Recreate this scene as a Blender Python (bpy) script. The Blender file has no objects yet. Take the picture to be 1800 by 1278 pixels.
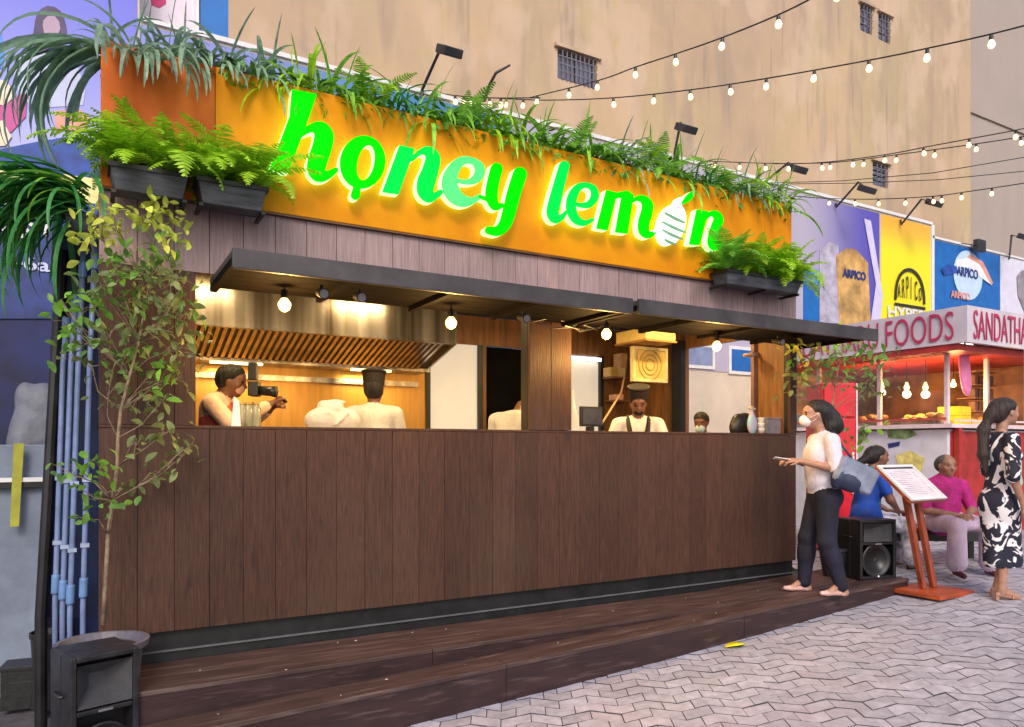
import bpy, bmesh, math, random
import numpy as np
from mathutils import Vector, Matrix, Euler
from mathutils.geometry import tessellate_polygon
R = math.radians
random.seed(7)
sc = bpy.context.scene
col = sc.collection

# ------------------------------------------------------------------ camera, world, sun, exposure
CAM = Vector((-0.07, -5.0, 1.78))
FPX, U0, V0 = 1300.0, 900.0, 786.0          # focal length and vanishing line, in photo pixels
cd = bpy.data.cameras.new('camera'); cam = bpy.data.objects.new('camera', cd); col.objects.link(cam)
cam.location = CAM; cam.rotation_euler = (R(90), 0, R(-30))
cd.sensor_width = 36; cd.lens = 26.0; cd.shift_y = (V0-639)/1800; cd.clip_end = 400
sc.camera = cam
SUN_EL, SUN_AZ = 38, 205                      # azimuth measured clockwise from +y
w = bpy.data.worlds.new('World'); sc.world = w; w.use_nodes = True
nt = w.node_tree; bgn = nt.nodes['Background']
sky = nt.nodes.new('ShaderNodeTexSky'); sky.sky_type = 'NISHITA'; sky.sun_disc = False
sky.sun_elevation = R(SUN_EL); sky.sun_rotation = R(SUN_AZ); sky.air_density = 1.0; sky.dust_density = 4.0; sky.ozone_density = 1.5
nt.links.new(sky.outputs[0], bgn.inputs[0]); bgn.inputs[1].default_value = 0.12
sl = bpy.data.lights.new('sun', 'SUN'); sl.energy = 1.0; sl.angle = R(18); sl.color = (1, .94, .90)
so = bpy.data.objects.new('sun', sl); col.objects.link(so)
az = R(SUN_AZ); sdir = Vector((math.sin(az)*math.cos(R(SUN_EL)), math.cos(az)*math.cos(R(SUN_EL)), math.sin(R(SUN_EL))))
so.rotation_euler = sdir.to_track_quat('Z', 'Y').to_euler()
sc.view_settings.view_transform = 'Standard'; sc.view_settings.look = 'None'
sc.view_settings.exposure = 0.55; sc.view_settings.gamma = 1.0; sc.view_settings.use_curve_mapping = False

# ------------------------------------------------------------------ helpers
FW = Vector((.5, math.sqrt(.75), 0)); RT = Vector((math.sqrt(.75), -.5, 0))
def ray(u, v): return FW + RT*((u-U0)/FPX) + Vector((0, 0, (V0-v)/FPX))
def PD(u, v, d): return CAM + ray(u, v)*d
def PY(u, v, y): r = ray(u, v); return CAM + r*((y-CAM.y)/r.y)
def PX(u, v, x): r = ray(u, v); return CAM + r*((x-CAM.x)/r.x)
def zg(x):
    x = max(-6, min(x, 9.3)); return .116+.05*(x-2.42)+.004*max(0, x-2.42)**2
def uv(p):
    q = Vector(p)-CAM; d = q.dot(FW); return (U0+FPX*q.dot(RT)/d if d > .01 else 1e6), (V0-FPX*q.z/d if d > .01 else 1e6), d

def tag(o, label=None, cat=None, group=None, kind=None):
    if label: o['label'] = label
    if cat: o['category'] = cat
    if group: o['group'] = group
    if kind: o['kind'] = kind
    return o
def empty(name, loc=(0, 0, 0), rz=0, label=None, cat=None, group=None):
    o = bpy.data.objects.new(name, None); col.objects.link(o); o.location = loc; o.rotation_euler = (0, 0, rz)
    o.empty_display_size = .1
    return tag(o, label, cat, group)
def link(name, me, parent=None, mats=None, M4=None):
    o = bpy.data.objects.new(name, me); col.objects.link(o)
    if mats is not None and len(me.materials) == 0:
        for m in (mats if isinstance(mats, (list, tuple)) else [mats]): me.materials.append(m)
    if parent is not None:
        o.parent = parent
        o.matrix_parent_inverse = (Matrix.Translation(parent.location) @ parent.rotation_euler.to_matrix().to_4x4()).inverted() if WORLD[0] else Matrix()
    if M4 is not None: o.matrix_basis = M4
    return o
WORLD = [True]      # parts are modelled in world coordinates and parented in place
def smooth(me, on=True):
    me.polygons.foreach_set('use_smooth', [on]*len(me.polygons)); me.update()

class MB:
    def __init__(s): s.v = []; s.f = []; s.m = []; s.cm = 0
    def add(s, vs, fs):
        n = len(s.v); s.v += [tuple(p) for p in vs]; s.f += [tuple(i+n for i in f) for f in fs]; s.m += [s.cm]*len(fs); return s
    def box(s, x0, x1, y0, y1, z0, z1):
        vs = [(x, y, z) for z in (z0, z1) for y in (y0, y1) for x in (x0, x1)]
        return s.add(vs, [(0, 2, 3, 1), (4, 5, 7, 6), (0, 1, 5, 4), (2, 6, 7, 3), (0, 4, 6, 2), (1, 3, 7, 5)])
    def obox(s, c, ax, ay, az):     # oriented box: centre and three half axes
        c, ax, ay, az = map(Vector, (c, ax, ay, az))
        vs = [c+ax*i+ay*j+az*k for k in (-1, 1) for j in (-1, 1) for i in (-1, 1)]
        return s.add(vs, [(0, 2, 3, 1), (4, 5, 7, 6), (0, 1, 5, 4), (2, 6, 7, 3), (0, 4, 6, 2), (1, 3, 7, 5)])
    def quad(s, a, b, c, d): return s.add([a, b, c, d], [(0, 1, 2, 3)])
    def tube(s, pts, r, n=8, cap=True):
        pts = [Vector(p) for p in pts]; rs = r if isinstance(r, (list, tuple)) else [r]*len(pts)
        t0 = (pts[1]-pts[0]).normalized(); up = Vector((0, 0, 1)) if abs(t0.z) < .9 else Vector((1, 0, 0))
        a = t0.cross(up).normalized(); vs = []; fs = []
        for i, p in enumerate(pts):
            t = (pts[min(i+1, len(pts)-1)]-pts[max(i-1, 0)]).normalized()
            a = (a-t*a.dot(t)).normalized(); b = t.cross(a)
            for k in range(n):
                q = 2*math.pi*k/n; vs.append(p+(a*math.cos(q)+b*math.sin(q))*rs[i])
        for i in range(len(pts)-1):
            for k in range(n): fs.append((i*n+k, i*n+(k+1) % n, (i+1)*n+(k+1) % n, (i+1)*n+k))
        if cap: fs.append(tuple(range(n))[::-1]); fs.append(tuple((len(pts)-1)*n+k for k in range(n)))
        return s.add(vs, fs)
    def lathe(s, prof, c=(0, 0, 0), n=20, sx=1, sy=1):
        vs = []; fs = []; c = Vector(c)
        for r, z in prof:
            for k in range(n): q = 2*math.pi*k/n; vs.append(c+Vector((r*sx*math.cos(q), r*sy*math.sin(q), z)))
        for i in range(len(prof)-1):
            for k in range(n): fs.append((i*n+k, i*n+(k+1) % n, (i+1)*n+(k+1) % n, (i+1)*n+k))
        fs.append(tuple(range(n))[::-1]); fs.append(tuple((len(prof)-1)*n+k for k in range(n)))
        return s.add(vs, fs)
    def prism(s, poly, d):          # polygon (3D points, planar) pushed by vector d
        n = len(poly); d = Vector(d); vs = [Vector(p) for p in poly]+[Vector(p)+d for p in poly]
        return s.add(vs, [tuple(range(n))[::-1], tuple(range(n, 2*n))]+[(i, (i+1) % n, n+(i+1) % n, n+i) for i in range(n)])
    def build(s, name, mats, parent=None, sm=False, bevel=0, seg=2):
        me = bpy.data.meshes.new(name); me.from_pydata(s.v, [], s.f)
        for m in (mats if isinstance(mats, (list, tuple)) else [mats]): me.materials.append(m)
        me.polygons.foreach_set('material_index', s.m)
        me.update()
        bm = bmesh.new(); bm.from_mesh(me); bmesh.ops.recalc_face_normals(bm, faces=bm.faces); bm.to_mesh(me); bm.free()
        if sm: smooth(me)
        o = link(name, me, parent)
        if bevel:
            b = o.modifiers.new('b', 'BEVEL'); b.width = bevel; b.segments = seg; b.limit_method = 'ANGLE'
        return o

# ------------------------------------------------------------------ materials
MATS = {}
def M(name, c, rough=.6, var=.15, scale=6, bump=0, metal=0, emit=None, estr=0, rand=0, stretch=(1, 1, 1), island=0, c2=None, spec=.5, trans=0, alpha=1, coord='Object', detail=6):
    if name in MATS: return MATS[name]
    m = bpy.data.materials.new(name); m.use_nodes = True; MATS[name] = m
    t = m.node_tree; N = t.nodes; L = t.links; b = N['Principled BSDF']
    b.inputs['Roughness'].default_value = rough; b.inputs['Metallic'].default_value = metal
    b.inputs['Specular IOR Level'].default_value = spec
    if trans: b.inputs['Transmission Weight'].default_value = trans
    if emit: b.inputs['Emission Color'].default_value = (*emit, 1); b.inputs['Emission Strength'].default_value = estr
    c = tuple(c); c2 = c2 or tuple(max(0, x*(1-2.2*var)) for x in c)
    tc = N.new('ShaderNodeTexCoord'); mp = N.new('ShaderNodeMapping'); mp.inputs['Scale'].default_value = stretch
    L.new(tc.outputs[coord], mp.inputs[0])
    oi = N.new('ShaderNodeObjectInfo')
    if rand:
        ad = N.new('ShaderNodeVectorMath'); ad.operation = 'ADD'; ml = N.new('ShaderNodeMath'); ml.operation = 'MULTIPLY'; ml.inputs[1].default_value = 37
        L.new(oi.outputs['Random'], ml.inputs[0]); L.new(mp.outputs[0], ad.inputs[0]); L.new(ml.outputs[0], ad.inputs[1]); src = ad.outputs[0]
    else: src = mp.outputs[0]
    nz = N.new('ShaderNodeTexNoise'); nz.inputs['Scale'].default_value = scale; nz.inputs['Detail'].default_value = detail; nz.inputs['Roughness'].default_value = .62
    L.new(src, nz.inputs['Vector'])
    rp = N.new('ShaderNodeMapRange'); rp.inputs['From Min'].default_value = .34; rp.inputs['From Max'].default_value = .66
    L.new(nz.outputs['Fac'], rp.inputs['Value'])
    mx = N.new('ShaderNodeMix'); mx.data_type = 'RGBA'; mx.inputs[6].default_value = (*c2, 1); mx.inputs[7].default_value = (*[min(1, x*(1+var)) for x in c], 1)
    L.new(rp.outputs[0], mx.inputs[0]); out = mx.outputs[2]
    if rand or island:
        hs = N.new('ShaderNodeHueSaturation'); mr = N.new('ShaderNodeMapRange')
        if island:
            g = N.new('ShaderNodeNewGeometry'); L.new(g.outputs['Random Per Island'], mr.inputs['Value'])
        else: L.new(oi.outputs['Random'], mr.inputs['Value'])
        k = rand or island
        mr.inputs['To Min'].default_value = 1-k; mr.inputs['To Max'].default_value = 1+k
        L.new(mr.outputs[0], hs.inputs['Value']); L.new(out, hs.inputs['Color']); out = hs.outputs[0]
    L.new(out, b.inputs['Base Color'])
    if bump:
        bp = N.new('ShaderNodeBump'); bp.inputs['Strength'].default_value = bump; bp.inputs['Distance'].default_value = .02
        L.new(nz.outputs['Fac'], bp.inputs['Height']); L.new(bp.outputs[0], b.inputs['Normal'])
    m['_out'] = 1
    return m
def outsock(m):      # base colour link source
    b = m.node_tree.nodes['Principled BSDF']; return b.inputs['Base Color'].links[0].from_socket
def overlay(m, c, scale, lo, hi, stretch=(1, 1, 1), coord='Object', strength=1, rough=None, detail=5):
    t = m.node_tree; N = t.nodes; L = t.links; b = N['Principled BSDF']; src = outsock(m)
    tc = N.new('ShaderNodeTexCoord'); mp = N.new('ShaderNodeMapping'); mp.inputs['Scale'].default_value = stretch
    nz = N.new('ShaderNodeTexNoise'); nz.inputs['Scale'].default_value = scale; nz.inputs['Detail'].default_value = detail
    L.new(tc.outputs[coord], mp.inputs[0]); L.new(mp.outputs[0], nz.inputs[0])
    r = N.new('ShaderNodeMapRange'); r.inputs['From Min'].default_value = lo; r.inputs['From Max'].default_value = hi; r.inputs['To Max'].default_value = strength
    L.new(nz.outputs['Fac'], r.inputs['Value'])
    mx = N.new('ShaderNodeMix'); mx.data_type = 'RGBA'; mx.inputs[7].default_value = (*c, 1)
    L.new(r.outputs[0], mx.inputs[0]); L.new(src, mx.inputs[6]); L.new(mx.outputs[2], b.inputs['Base Color'])
    return m
def E(name, c, s):
    if name in MATS: return MATS[name]
    m = M(name, c, rough=.5, var=.02, emit=c, estr=s); return m
def ramp(m, axis, p0, p1, cA, cB):  # print that runs from one ink to another along an axis of the poster (object coordinates)
    t = m.node_tree; N = t.nodes; L = t.links; b = N['Principled BSDF']
    tc = N.new('ShaderNodeTexCoord'); sp = N.new('ShaderNodeSeparateXYZ'); L.new(tc.outputs['Object'], sp.inputs[0])
    r = N.new('ShaderNodeMapRange'); r.inputs['From Min'].default_value = p0; r.inputs['From Max'].default_value = p1; r.interpolation_type = 'SMOOTHSTEP'
    L.new(sp.outputs['XYZ'.index(axis)], r.inputs['Value'])
    mx = N.new('ShaderNodeMix'); mx.data_type = 'RGBA'; mx.inputs[6].default_value = (*cA, 1); mx.inputs[7].default_value = (*cB, 1)
    L.new(r.outputs[0], mx.inputs[0]); L.new(mx.outputs[2], b.inputs['Base Color']); return m

black = M('black_paint', (.012, .012, .014), .45, .3)
blackpl = M('black_plastic', (.018, .018, .021), .38, .2, 30, bump=.1)
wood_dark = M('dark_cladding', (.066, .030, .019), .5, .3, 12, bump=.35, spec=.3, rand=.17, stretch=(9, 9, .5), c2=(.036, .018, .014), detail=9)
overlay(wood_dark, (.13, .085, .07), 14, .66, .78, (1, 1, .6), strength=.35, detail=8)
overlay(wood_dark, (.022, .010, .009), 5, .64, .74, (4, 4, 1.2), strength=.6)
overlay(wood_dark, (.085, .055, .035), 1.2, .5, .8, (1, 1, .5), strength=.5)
wood_up = M('lilac_brown_cladding', (.30, .205, .215), .55, .16, 9, bump=.2, rand=.10, stretch=(9, 9, .5), c2=(.225, .15, .16))  # paler lilac-brown planks above the hatches
wood_in = M('interior_wood', (.22, .10, .035), .5, .2, 4, bump=.1, stretch=(5, 5, .5), rand=.1)
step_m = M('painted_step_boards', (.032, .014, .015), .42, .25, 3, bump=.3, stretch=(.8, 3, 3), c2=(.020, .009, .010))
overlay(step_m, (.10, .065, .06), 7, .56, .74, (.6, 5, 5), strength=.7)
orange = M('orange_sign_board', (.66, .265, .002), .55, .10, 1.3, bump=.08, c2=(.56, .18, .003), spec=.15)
orange2 = M('darker_lit_orange_board', (.58, .16, .02), .55, .12, 1.8, bump=.08, c2=(.42, .085, .012), spec=.15)  # redder, darker copy: different light on the left end put into colour
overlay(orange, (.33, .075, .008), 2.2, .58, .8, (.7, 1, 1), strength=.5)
white = M('white_paint', (.72, .72, .74), .5, .05)
white_fab = M('white_cloth', (.78, .74, .74), .85, .06, 12, bump=.2)
tread_m = M('skylit_dusty_step_boards', (.056, .032, .030), .5, .25, 3, bump=.3, stretch=(.8, 3, 3), c2=(.040, .020, .020))  # lighter than the risers: skylight painted into the treads, with dust
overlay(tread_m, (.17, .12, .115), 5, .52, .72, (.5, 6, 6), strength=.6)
steel = M('stainless_steel', (.58, .55, .50), .26, .2, 2.2, metal=.85, stretch=(3, 1, .05), c2=(.14, .11, .08))  # vertical streaks in the colour stand in for reflections
lead = M('baffle_steel', (.62, .52, .46), .20, .15, 8, metal=.9)
concrete = M('blue_grey_concrete', (.19, .23, .31), .8, .12, 3, bump=.3)
navy = M('navy_hoarding', (.008, .015, .10), .6, .3, 2)
skin_d = M('brown_skin', (.21, .095, .058), .5, .1, 20)
skin_m = M('mid_brown_skin', (.30, .15, .10), .5, .1, 20)
skin_l = M('tan_skin', (.38, .20, .14), .5, .08, 20)
hair = M('black_hair', (.012, .009, .009), .45, .5, 60, bump=1.0, stretch=(1, 1, .12))
hair_b = M('brown_hair', (.035, .020, .020), .45, .5, 60, bump=1.0, stretch=(1, 1, .12))
redp = M('red_paint', (.42, .03, .02), .4, .15)
pinkw = M('pinkish_white_paint', (.72, .58, .62), .5, .06)
glassm = M('glass', (.9, .9, .9), .05, 0, trans=.95)
# ------------------------------------------------------------------ ground and paving
ground_m = M('worn_paving', (.33, .31, .36), .8, .14, 2, bump=.2)
paver_m = M('lilac_concrete_paver', (.40, .385, .46), .75, .12, 12, bump=.6, island=.13)
overlay(paver_m, (.24, .22, .24), 2.6, .60, .74, strength=.5, detail=9)
overlay(paver_m, (.48, .34, .37), .9, .5, .75, strength=.45)
overlay(paver_m, (.27, .29, .36), 1.7, .55, .8, strength=.5)
paver_o = M('lilac_concrete_paver_single', (.40, .385, .46), .75, .12, 12, bump=.6, rand=.13)
overlay(paver_o, (.24, .22, .24), 2.6, .60, .74, strength=.5, detail=9)
overlay(paver_o, (.48, .34, .37), .9, .5, .75, strength=.45)
overlay(paver_o, (.27, .29, .36), 1.7, .55, .8, strength=.5)
joint_m = M('dark_joint_sand', (.085, .075, .085), .9, .2, 10)
g = MB(); xs = [-60, -20, -6]+[-6+.5*i for i in range(1, 31)]+[9.3, 14, 30, 90]
for i in range(len(xs)-1):
    for (ya, yb) in ((-50, -.9), (-.9, 70)):
        g.quad((xs[i], ya, zg(xs[i])-.038), (xs[i+1], ya, zg(xs[i+1])-.038), (xs[i+1], yb, zg(xs[i+1])-.038), (xs[i], yb, zg(xs[i])-.038))
gr = g.build('ground', ground_m); tag(gr, kind='structure')
# joint bed under the laid blocks
jb = MB()
for i in range(3, len(xs)-3):
    jb.quad((xs[i], -5.2, zg(xs[i])-.03), (xs[i+1], -5.2, zg(xs[i+1])-.03), (xs[i+1], 1.6, zg(xs[i+1])-.03), (xs[i], 1.6, zg(xs[i])-.03))
tag(jb.build('paving_bed', joint_m), kind='structure')
pa = R(-30); T = Vector((math.cos(pa), math.sin(pa), 0)); Nn = Vector((-math.sin(pa), math.cos(pa), 0))
LB, RB, AMP, G = .185, .132, .040, .0036
def zig(s):
    q = (s/(2*LB)) % 1.0; t_ = 4*abs(q-.5)-1; return AMP*(t_+.22*math.sin(3*math.pi*t_/1.0)*.8)
blocks = []
for j in range(-60, 60):
    off = 0 if j % 2 == 0 else 0
    for i in range(-20, 75):
        s0 = i*LB; up = 1 if i % 2 == 0 else -1
        s0 = i*LB+(j % 2)*LB*.5; c = T*(s0+LB/2)+Nn*(j*RB)+Vector((4.5, -2.5, 0))
        u_, v_, d_ = uv((c.x, c.y, zg(c.x)))
        if d_ < 3.6 or d_ > 12.5 or u_ < -350 or u_ > 2150 or v_ > 1420: continue
        if c.x < .9 and c.y > -3: continue
        if c.y > -.72 and c.x < 6.8: continue
        if c.y > 1.4 or c.x < -3 or c.x > 12.5: continue
        # zigzag block: sloping body with a small kink on both long sides
        a0, a1 = (-AMP, AMP) if up > 0 else (AMP, -AMP)
        kin = .018*up
        pts = []
        fr_ = (0, .17, .34, .5, .66, .83, 1)
        for q in fr_: ds = G*.3+(LB-.6*G)*q; pts.append((s0+ds, j*RB+zig(s0+ds)+G))
        for q in fr_[::-1]: ds = G*.3+(LB-.6*G)*q; pts.append((s0+ds, j*RB+RB+zig(s0+ds)-G))
        blocks.append((d_, c, pts, -60 < u_ < 1860 and v_ < 1300))
def block_geo(c, pts, dz, tx, ty):
    n = len(pts); top = []; low = []
    cx = sum(p[0] for p in pts)/n; cy = sum(p[1] for p in pts)/n
    for (s_, n_) in pts:
        q = T*s_+Nn*n_+Vector((4.5, -2.5, 0)); low.append((q.x, q.y, zg(q.x)-.035))
    inn = []
    for (s_, n_) in pts:
        s2 = s_+(cx-s_)*.02; n2 = n_+(cy-n_)*.03; q = T*s2+Nn*n2+Vector((4.5, -2.5, 0))
        inn.append((q.x, q.y, zg(q.x)+.004+dz+tx*(s_-cx)+ty*(n_-cy)))
    mid = [(a[0], a[1], b[2]-.005) for a, b in zip(low, inn)]
    vs = low+mid+inn
    fs = [(i, (i+1) % n, n+(i+1) % n, n+i) for i in range(n)]+[(n+i, n+(i+1) % n, 2*n+(i+1) % n, 2*n+i) for i in range(n)]+[tuple(range(2*n, 3*n))]
    return vs, fs, [1]*(len(fs)-1)+[0]
blocks.sort(key=lambda b: (not b[3], b[0]))
pv = empty('paving', (4, -2, zg(4))); tag(pv, kind='structure')
rest = MB()
for k, (d_, c, pts, vis) in enumerate(blocks):
    dz, tx, ty = random.uniform(-.002, .003), random.uniform(-.014, .014), random.uniform(-.014, .014)
    if k < 300:
        vs, fs, ms_ = block_geo(c, pts, dz, tx, ty); b = MB(); b.add(vs, fs); b.m = ms_; b.build('paver', [paver_o, joint_m], pv)
    else:
        vs, fs, ms_ = block_geo(c, pts, dz, tx, ty); n0 = len(rest.m); rest.add(vs, fs); rest.m[n0:] = ms_
tag(rest.build('pavers', [paver_m, joint_m], pv), kind='stuff')

# ------------------------------------------------------------------ far buildings
tan_m = M('stained_tan_render', (.50, .355, .225), .9, .08, .35, bump=.15, coord='Object', c2=(.41, .30, .21), detail=8)
overlay(tan_m, (.44, .37, .20), .45, .48, .66, (1, 1, .35), strength=.7)
overlay(tan_m, (.30, .235, .19), 1.6, .53, .66, (1, 1, .16), strength=.6, detail=12)
overlay(tan_m, (.40, .29, .25), .22, .48, .62, (1, 1, .8), strength=.5)
overlay(tan_m, (.60, .44, .33), .9, .53, .62, (1, 1, .6), strength=.55, detail=12)
overlay(tan_m, (.30, .27, .25), 3.2, .60, .78, (1, 1, .5), strength=.35, detail=12)
overlay(tan_m, (.24, .20, .17), 5, .60, .70, (1, 1, .07), strength=.5, detail=12)
grey_m = M('stained_grey_render', (.36, .30, .27), .9, .08, .5, bump=.15, c2=(.36, .30, .27), detail=8)
overlay(grey_m, (.30, .26, .24), 2.0, .5, .8, (1, 1, .2), strength=.5, detail=9)
win_fr = M('grey_window_frame', (.16, .15, .18), .5, .1)
win_gl = M('blue_grey_pane', (.22, .22, .33), .25, .15, 2, rand=.15)
def wall_with_holes(name, mat, x0, x1, y0, y1, z1, holes, parent):
    # front slab cut round the window holes: strips between hole columns
    m = MB(); xs_ = sorted(set([x0, x1]+[h[0] for h in holes]+[h[1] for h in holes]))
    for a, b in zip(xs_[:-1], xs_[1:]):
        hs = sorted([(h[2], h[3]) for h in holes if h[0] <= a+1e-6 and h[1] >= b-1e-6]); z = -.5
        for (p, q) in hs: m.box(a, b, y0, y1, z, p); z = q
        m.box(a, b, y0, y1, z, z1)
    return m.build(name, mat, parent)
BY = 7.0
def win_rect(u0, v0, u1, v1):
    a = PY(u0, v0, BY); b = PY(u1, v1, BY)
    return [a.x, b.x, b.z, a.z]
wr = [win_rect(980, 84, 1049, 158), win_rect(1512, 6, 1533, 62), win_rect(1544, 22, 1565, 78), win_rect(1534, 283, 1561, 332)]
tb = empty('tan_building', (12, BY, 0), 0, 'tall tan rendered building with a stained blank wall and few small windows', 'building')
xr = PY(1706, 300, BY).x
wall_with_holes('wall', tan_m, -10, xr, BY, BY+.4, 26, wr, tb)
mb_ = MB(); mb_.box(-10, xr, BY+.9, BY+8, -.5, 26); mb_.build('rear_wall', tan_m, tb)
for k, (a, b, c, d) in enumerate(wr):
    f = MB(); t_ = .05
    f.box(a, a+t_, BY+.06, BY+.14, c, d); f.box(b-t_, b, BY+.06, BY+.14, c, d); f.box(a+t_, b-t_, BY+.06, BY+.14, c, c+t_); f.box(a+t_, b-t_, BY+.06, BY+.14, d-t_, d)
    wo = f.build('window', win_fr, tb)
    nx, nz_ = (2, 1) if k == 0 else (2, 4 if k == 3 else 3)
    for i in range(nx):
        for j in range(nz_):
            q = MB(); ww = (b-a-2*t_)/nx; hh = (d-c-2*t_)/nz_
            q.box(a+t_+i*ww+.02, a+t_+(i+1)*ww-.02, BY+.09, BY+.1, c+t_+j*hh+.02, c+t_+(j+1)*hh-.02); q.build('pane', win_gl, wo)
    m2 = MB()
    nb = 9 if k == 0 else 4
    for i in range(1, nb): x_ = a+(b-a)*i/nb; m2.box(x_-.012, x_+.012, BY-.03, BY-.006, c, d)
    for i in range(1, 4): z_ = c+(d-c)*i/4; m2.box(a, b, BY-.035, BY-.031, z_-.012, z_+.012)
    m2.build('grille', win_fr, wo)
    m3 = MB(); m3.box(a-.08, b+.08, BY-.08, BY-.002, d+.003, d+.07); m3.build('lintel', tan_m, wo)
gb = empty('grey_building', (25, BY+1, 0), 0, 'greyer rendered building beyond the corner of the tall tan one', 'building')
m_ = MB(); m_.box(xr+.01, xr+30, BY+1.2, BY+9, -.5, 26); m_.build('wall', grey_m, gb)
m_ = MB()
for z_ in (6.5, 12.5): m_.box(xr+.012, xr+30, BY+1.14, BY+1.197, z_, z_+.12)
m_.build('string_course', grey_m, gb)

# ------------------------------------------------------------------ hoarding with posters
HY = 3.0; HT = 5.9
ho = empty('hoarding', (4, HY, 0), 0, 'tall advertising hoarding covered in printed posters behind the food stall', 'hoarding')
def topx(u): return PY(u, 400, HY).x
xL = topx(245); xM = topx(1637)
m_ = MB(); m_.box(-9, xL, HY, HY+.12, -.4, 8.2); m_.box(xL, xM, HY, HY+.12, -.4, HT); m_.box(xM, 34, HY, HY+.12, -.4, 5.66)
cream = M('cream_board', (.62, .54, .44), .7, .06, 2)
m_.build('backing_wall', cream, ho)
m_ = MB(); m_.box(xL+.01, xM-.005, HY-.03, HY+.15, HT+.001, HT+.05); m_.box(xM, 34, HY-.03, HY+.15, 5.661, 5.7)
m_.build('top_rail', white, ho)
def poly(name, pts, y, mat, parent, th=.004, rep=None):
    q = [PY(u, v, y) for u, v in pts]
    tri = tessellate_polygon([q]); n = len(q)
    d = Vector((0, th, 0)); b = MB()
    b.add(q+[p+d for p in q], [tuple(t) for t in tri]+[(i, (i+1) % n, n+(i+1) % n, n+i) for i in range(n)])
    return b.build(name, mat, parent)
def rectp(name, x0, x1, z0, z1, y, mat, parent, th=.006):
    b = MB(); b.box(x0, x1, y, y+th, z0, z1); return b.build(name, mat, parent)
lil = M('lilac_blue_print', (.25, .27, .62), .45, .06); ramp(lil, 'Z', 3.6, 6.2, (.52, .55, .84), (.15, .16, .70))
x1450 = topx(1546)
L1 = 8
rectp('lower_board', -9, topx(300), -.3, 2.955, HY-.008, navy, ho)
p_left = rectp('poster', -9, xL-.02, 2.96, 8.1, HY-.008, lil, ho)
p_mid = MB(); p_mid.box(xL, topx(900), HY-.008, HY-.002, 2.9, HT-.03)
bluep = M('blue_print', (.03, .14, .45), .45, .1); teal_p = M('teal_print', (.05, .22, .34), .45, .1)
ramp(bluep, 'X', topx(360), topx(700), (.22, .25, .62), (.06, .22, .42))
p_mid = p_mid.build('poster', bluep, ho)
lg = M('lilac_grey_print', (.4, .36, .5), .45, .06); ramp(lg, 'X', topx(1400), topx(1530), (.42, .38, .50), (.10, .08, .42))
p_b = rectp('poster', topx(900)+.01, topx(1546)-.01, 2.9, HT-.03, HY-.008, lg, ho)
yel = M('yellow_print', (.82, .66, .01), .45, .06); ramp(yel, 'Z', 5.2, 5.8, (.83, .72, .01), (.80, .42, .04))
p_y = rectp('poster', topx(1548), topx(1635), 2.9, HT-.03, HY-.008, yel, ho)
blu2 = M('bright_blue_print', (.01, .13, .46), .45, .1)
p_bl = rectp('poster', topx(1641), topx(1757), 2.9, 5.64, HY-.008, blu2, ho)
pale = M('pale_lilac_print', (.66, .64, .78), .45, .05)
p_w = rectp('poster', topx(1758), topx(1890), 2.9, 5.64, HY-.008, pale, ho)
rectp('poster', topx(1891), topx(2300), 2.9, 5.64, HY-.008, blu2, ho)
m_ = MB(); m_.box(topx(1757)-.0, topx(1757)+.02, HY-.02, HY-.009, 2.9, 5.64); m_.box(topx(1635)+.01, topx(1635)+.09, HY-.03, HY-.001, 2.9, HT); m_.build('poster_trim', white, ho)
# left poster: woman's portrait, colour bands, lettering
Y2 = HY-.013
hairp = M('dark_hair_print', (.07, .05, .13), .5, .2); facep = M('face_print', (.42, .30, .42), .5, .05); wshirt = M('pale_shirt_print', (.52, .56, .80), .5, .05, 3)
poly('portrait_shirt', [(36, 170), (26, 140), (24, 112), (34, 98), (52, 90), (70, 86), (90, 92), (106, 88), (124, 98), (138, 120), (150, 160), (146, 185), (60, 190)], Y2, wshirt, p_left)
poly('portrait_hair', [(62, 34), (66, 22), (74, 14), (84, 10), (96, 12), (106, 19), (112, 30), (116, 46), (117, 62), (112, 76), (104, 84), (96, 84), (84, 86), (74, 92), (62, 95), (50, 92), (46, 84), (50, 74), (57, 64), (60, 50)], Y2-.005, hairp, p_left)
poly('portrait_face', [(76, 36), (84, 28), (96, 28), (104, 38), (106, 50), (102, 62), (94, 71), (85, 68), (78, 58), (75, 46)], Y2-.010, facep, p_left)
mag = M('magenta_print', (.55, .08, .30), .5, .1); sal = M('salmon_print', (.72, .33, .26), .5, .08); yel2 = M('pale_yellow_print', (.82, .74, .30), .5, .08)
crm = M('cream_print', (.80, .68, .52), .5, .05); cyn = M('sky_blue_print', (.05, .28, .75), .5, .1)
royal = M('royal_blue_print', (.02, .07, .36), .5, .2)
poly('print_shape', [(-60, 50), (2, 60), (8, 95), (4, 120), (-60, 125)], Y2, cyn, p_left)
poly('print_shape', [(-60, 270), (0, 262), (60, 250), (120, 240), (200, 250), (200, 420), (-60, 330)], Y2, royal, p_left)
poly('print_shape', [(-60, 190), (10, 185), (35, 165), (48, 165), (45, 205), (20, 232), (-60, 240)], Y2-.005, mag, p_left)
poly('print_shape', [(-60, 130), (10, 142), (28, 165), (10, 185), (-60, 180)], Y2-.005, crm, p_left)
poly('print_shape', [(-60, 215), (5, 212), (20, 240), (10, 256), (-60, 262)], Y2-.010, crm, p_left)
poly('print_shape', [(95, 195), (140, 192), (158, 205), (150, 230), (98, 228)], Y2-.005, sal, p_left)
poly('print_shape', [(-60, 290), (40, 296), (140, 310), (200, 318), (200, 362), (60, 345), (-60, 330)], Y2-.005, yel2, p_left)
nv = M('navy_print', (.02, .04, .20), .5, .2)
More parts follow.
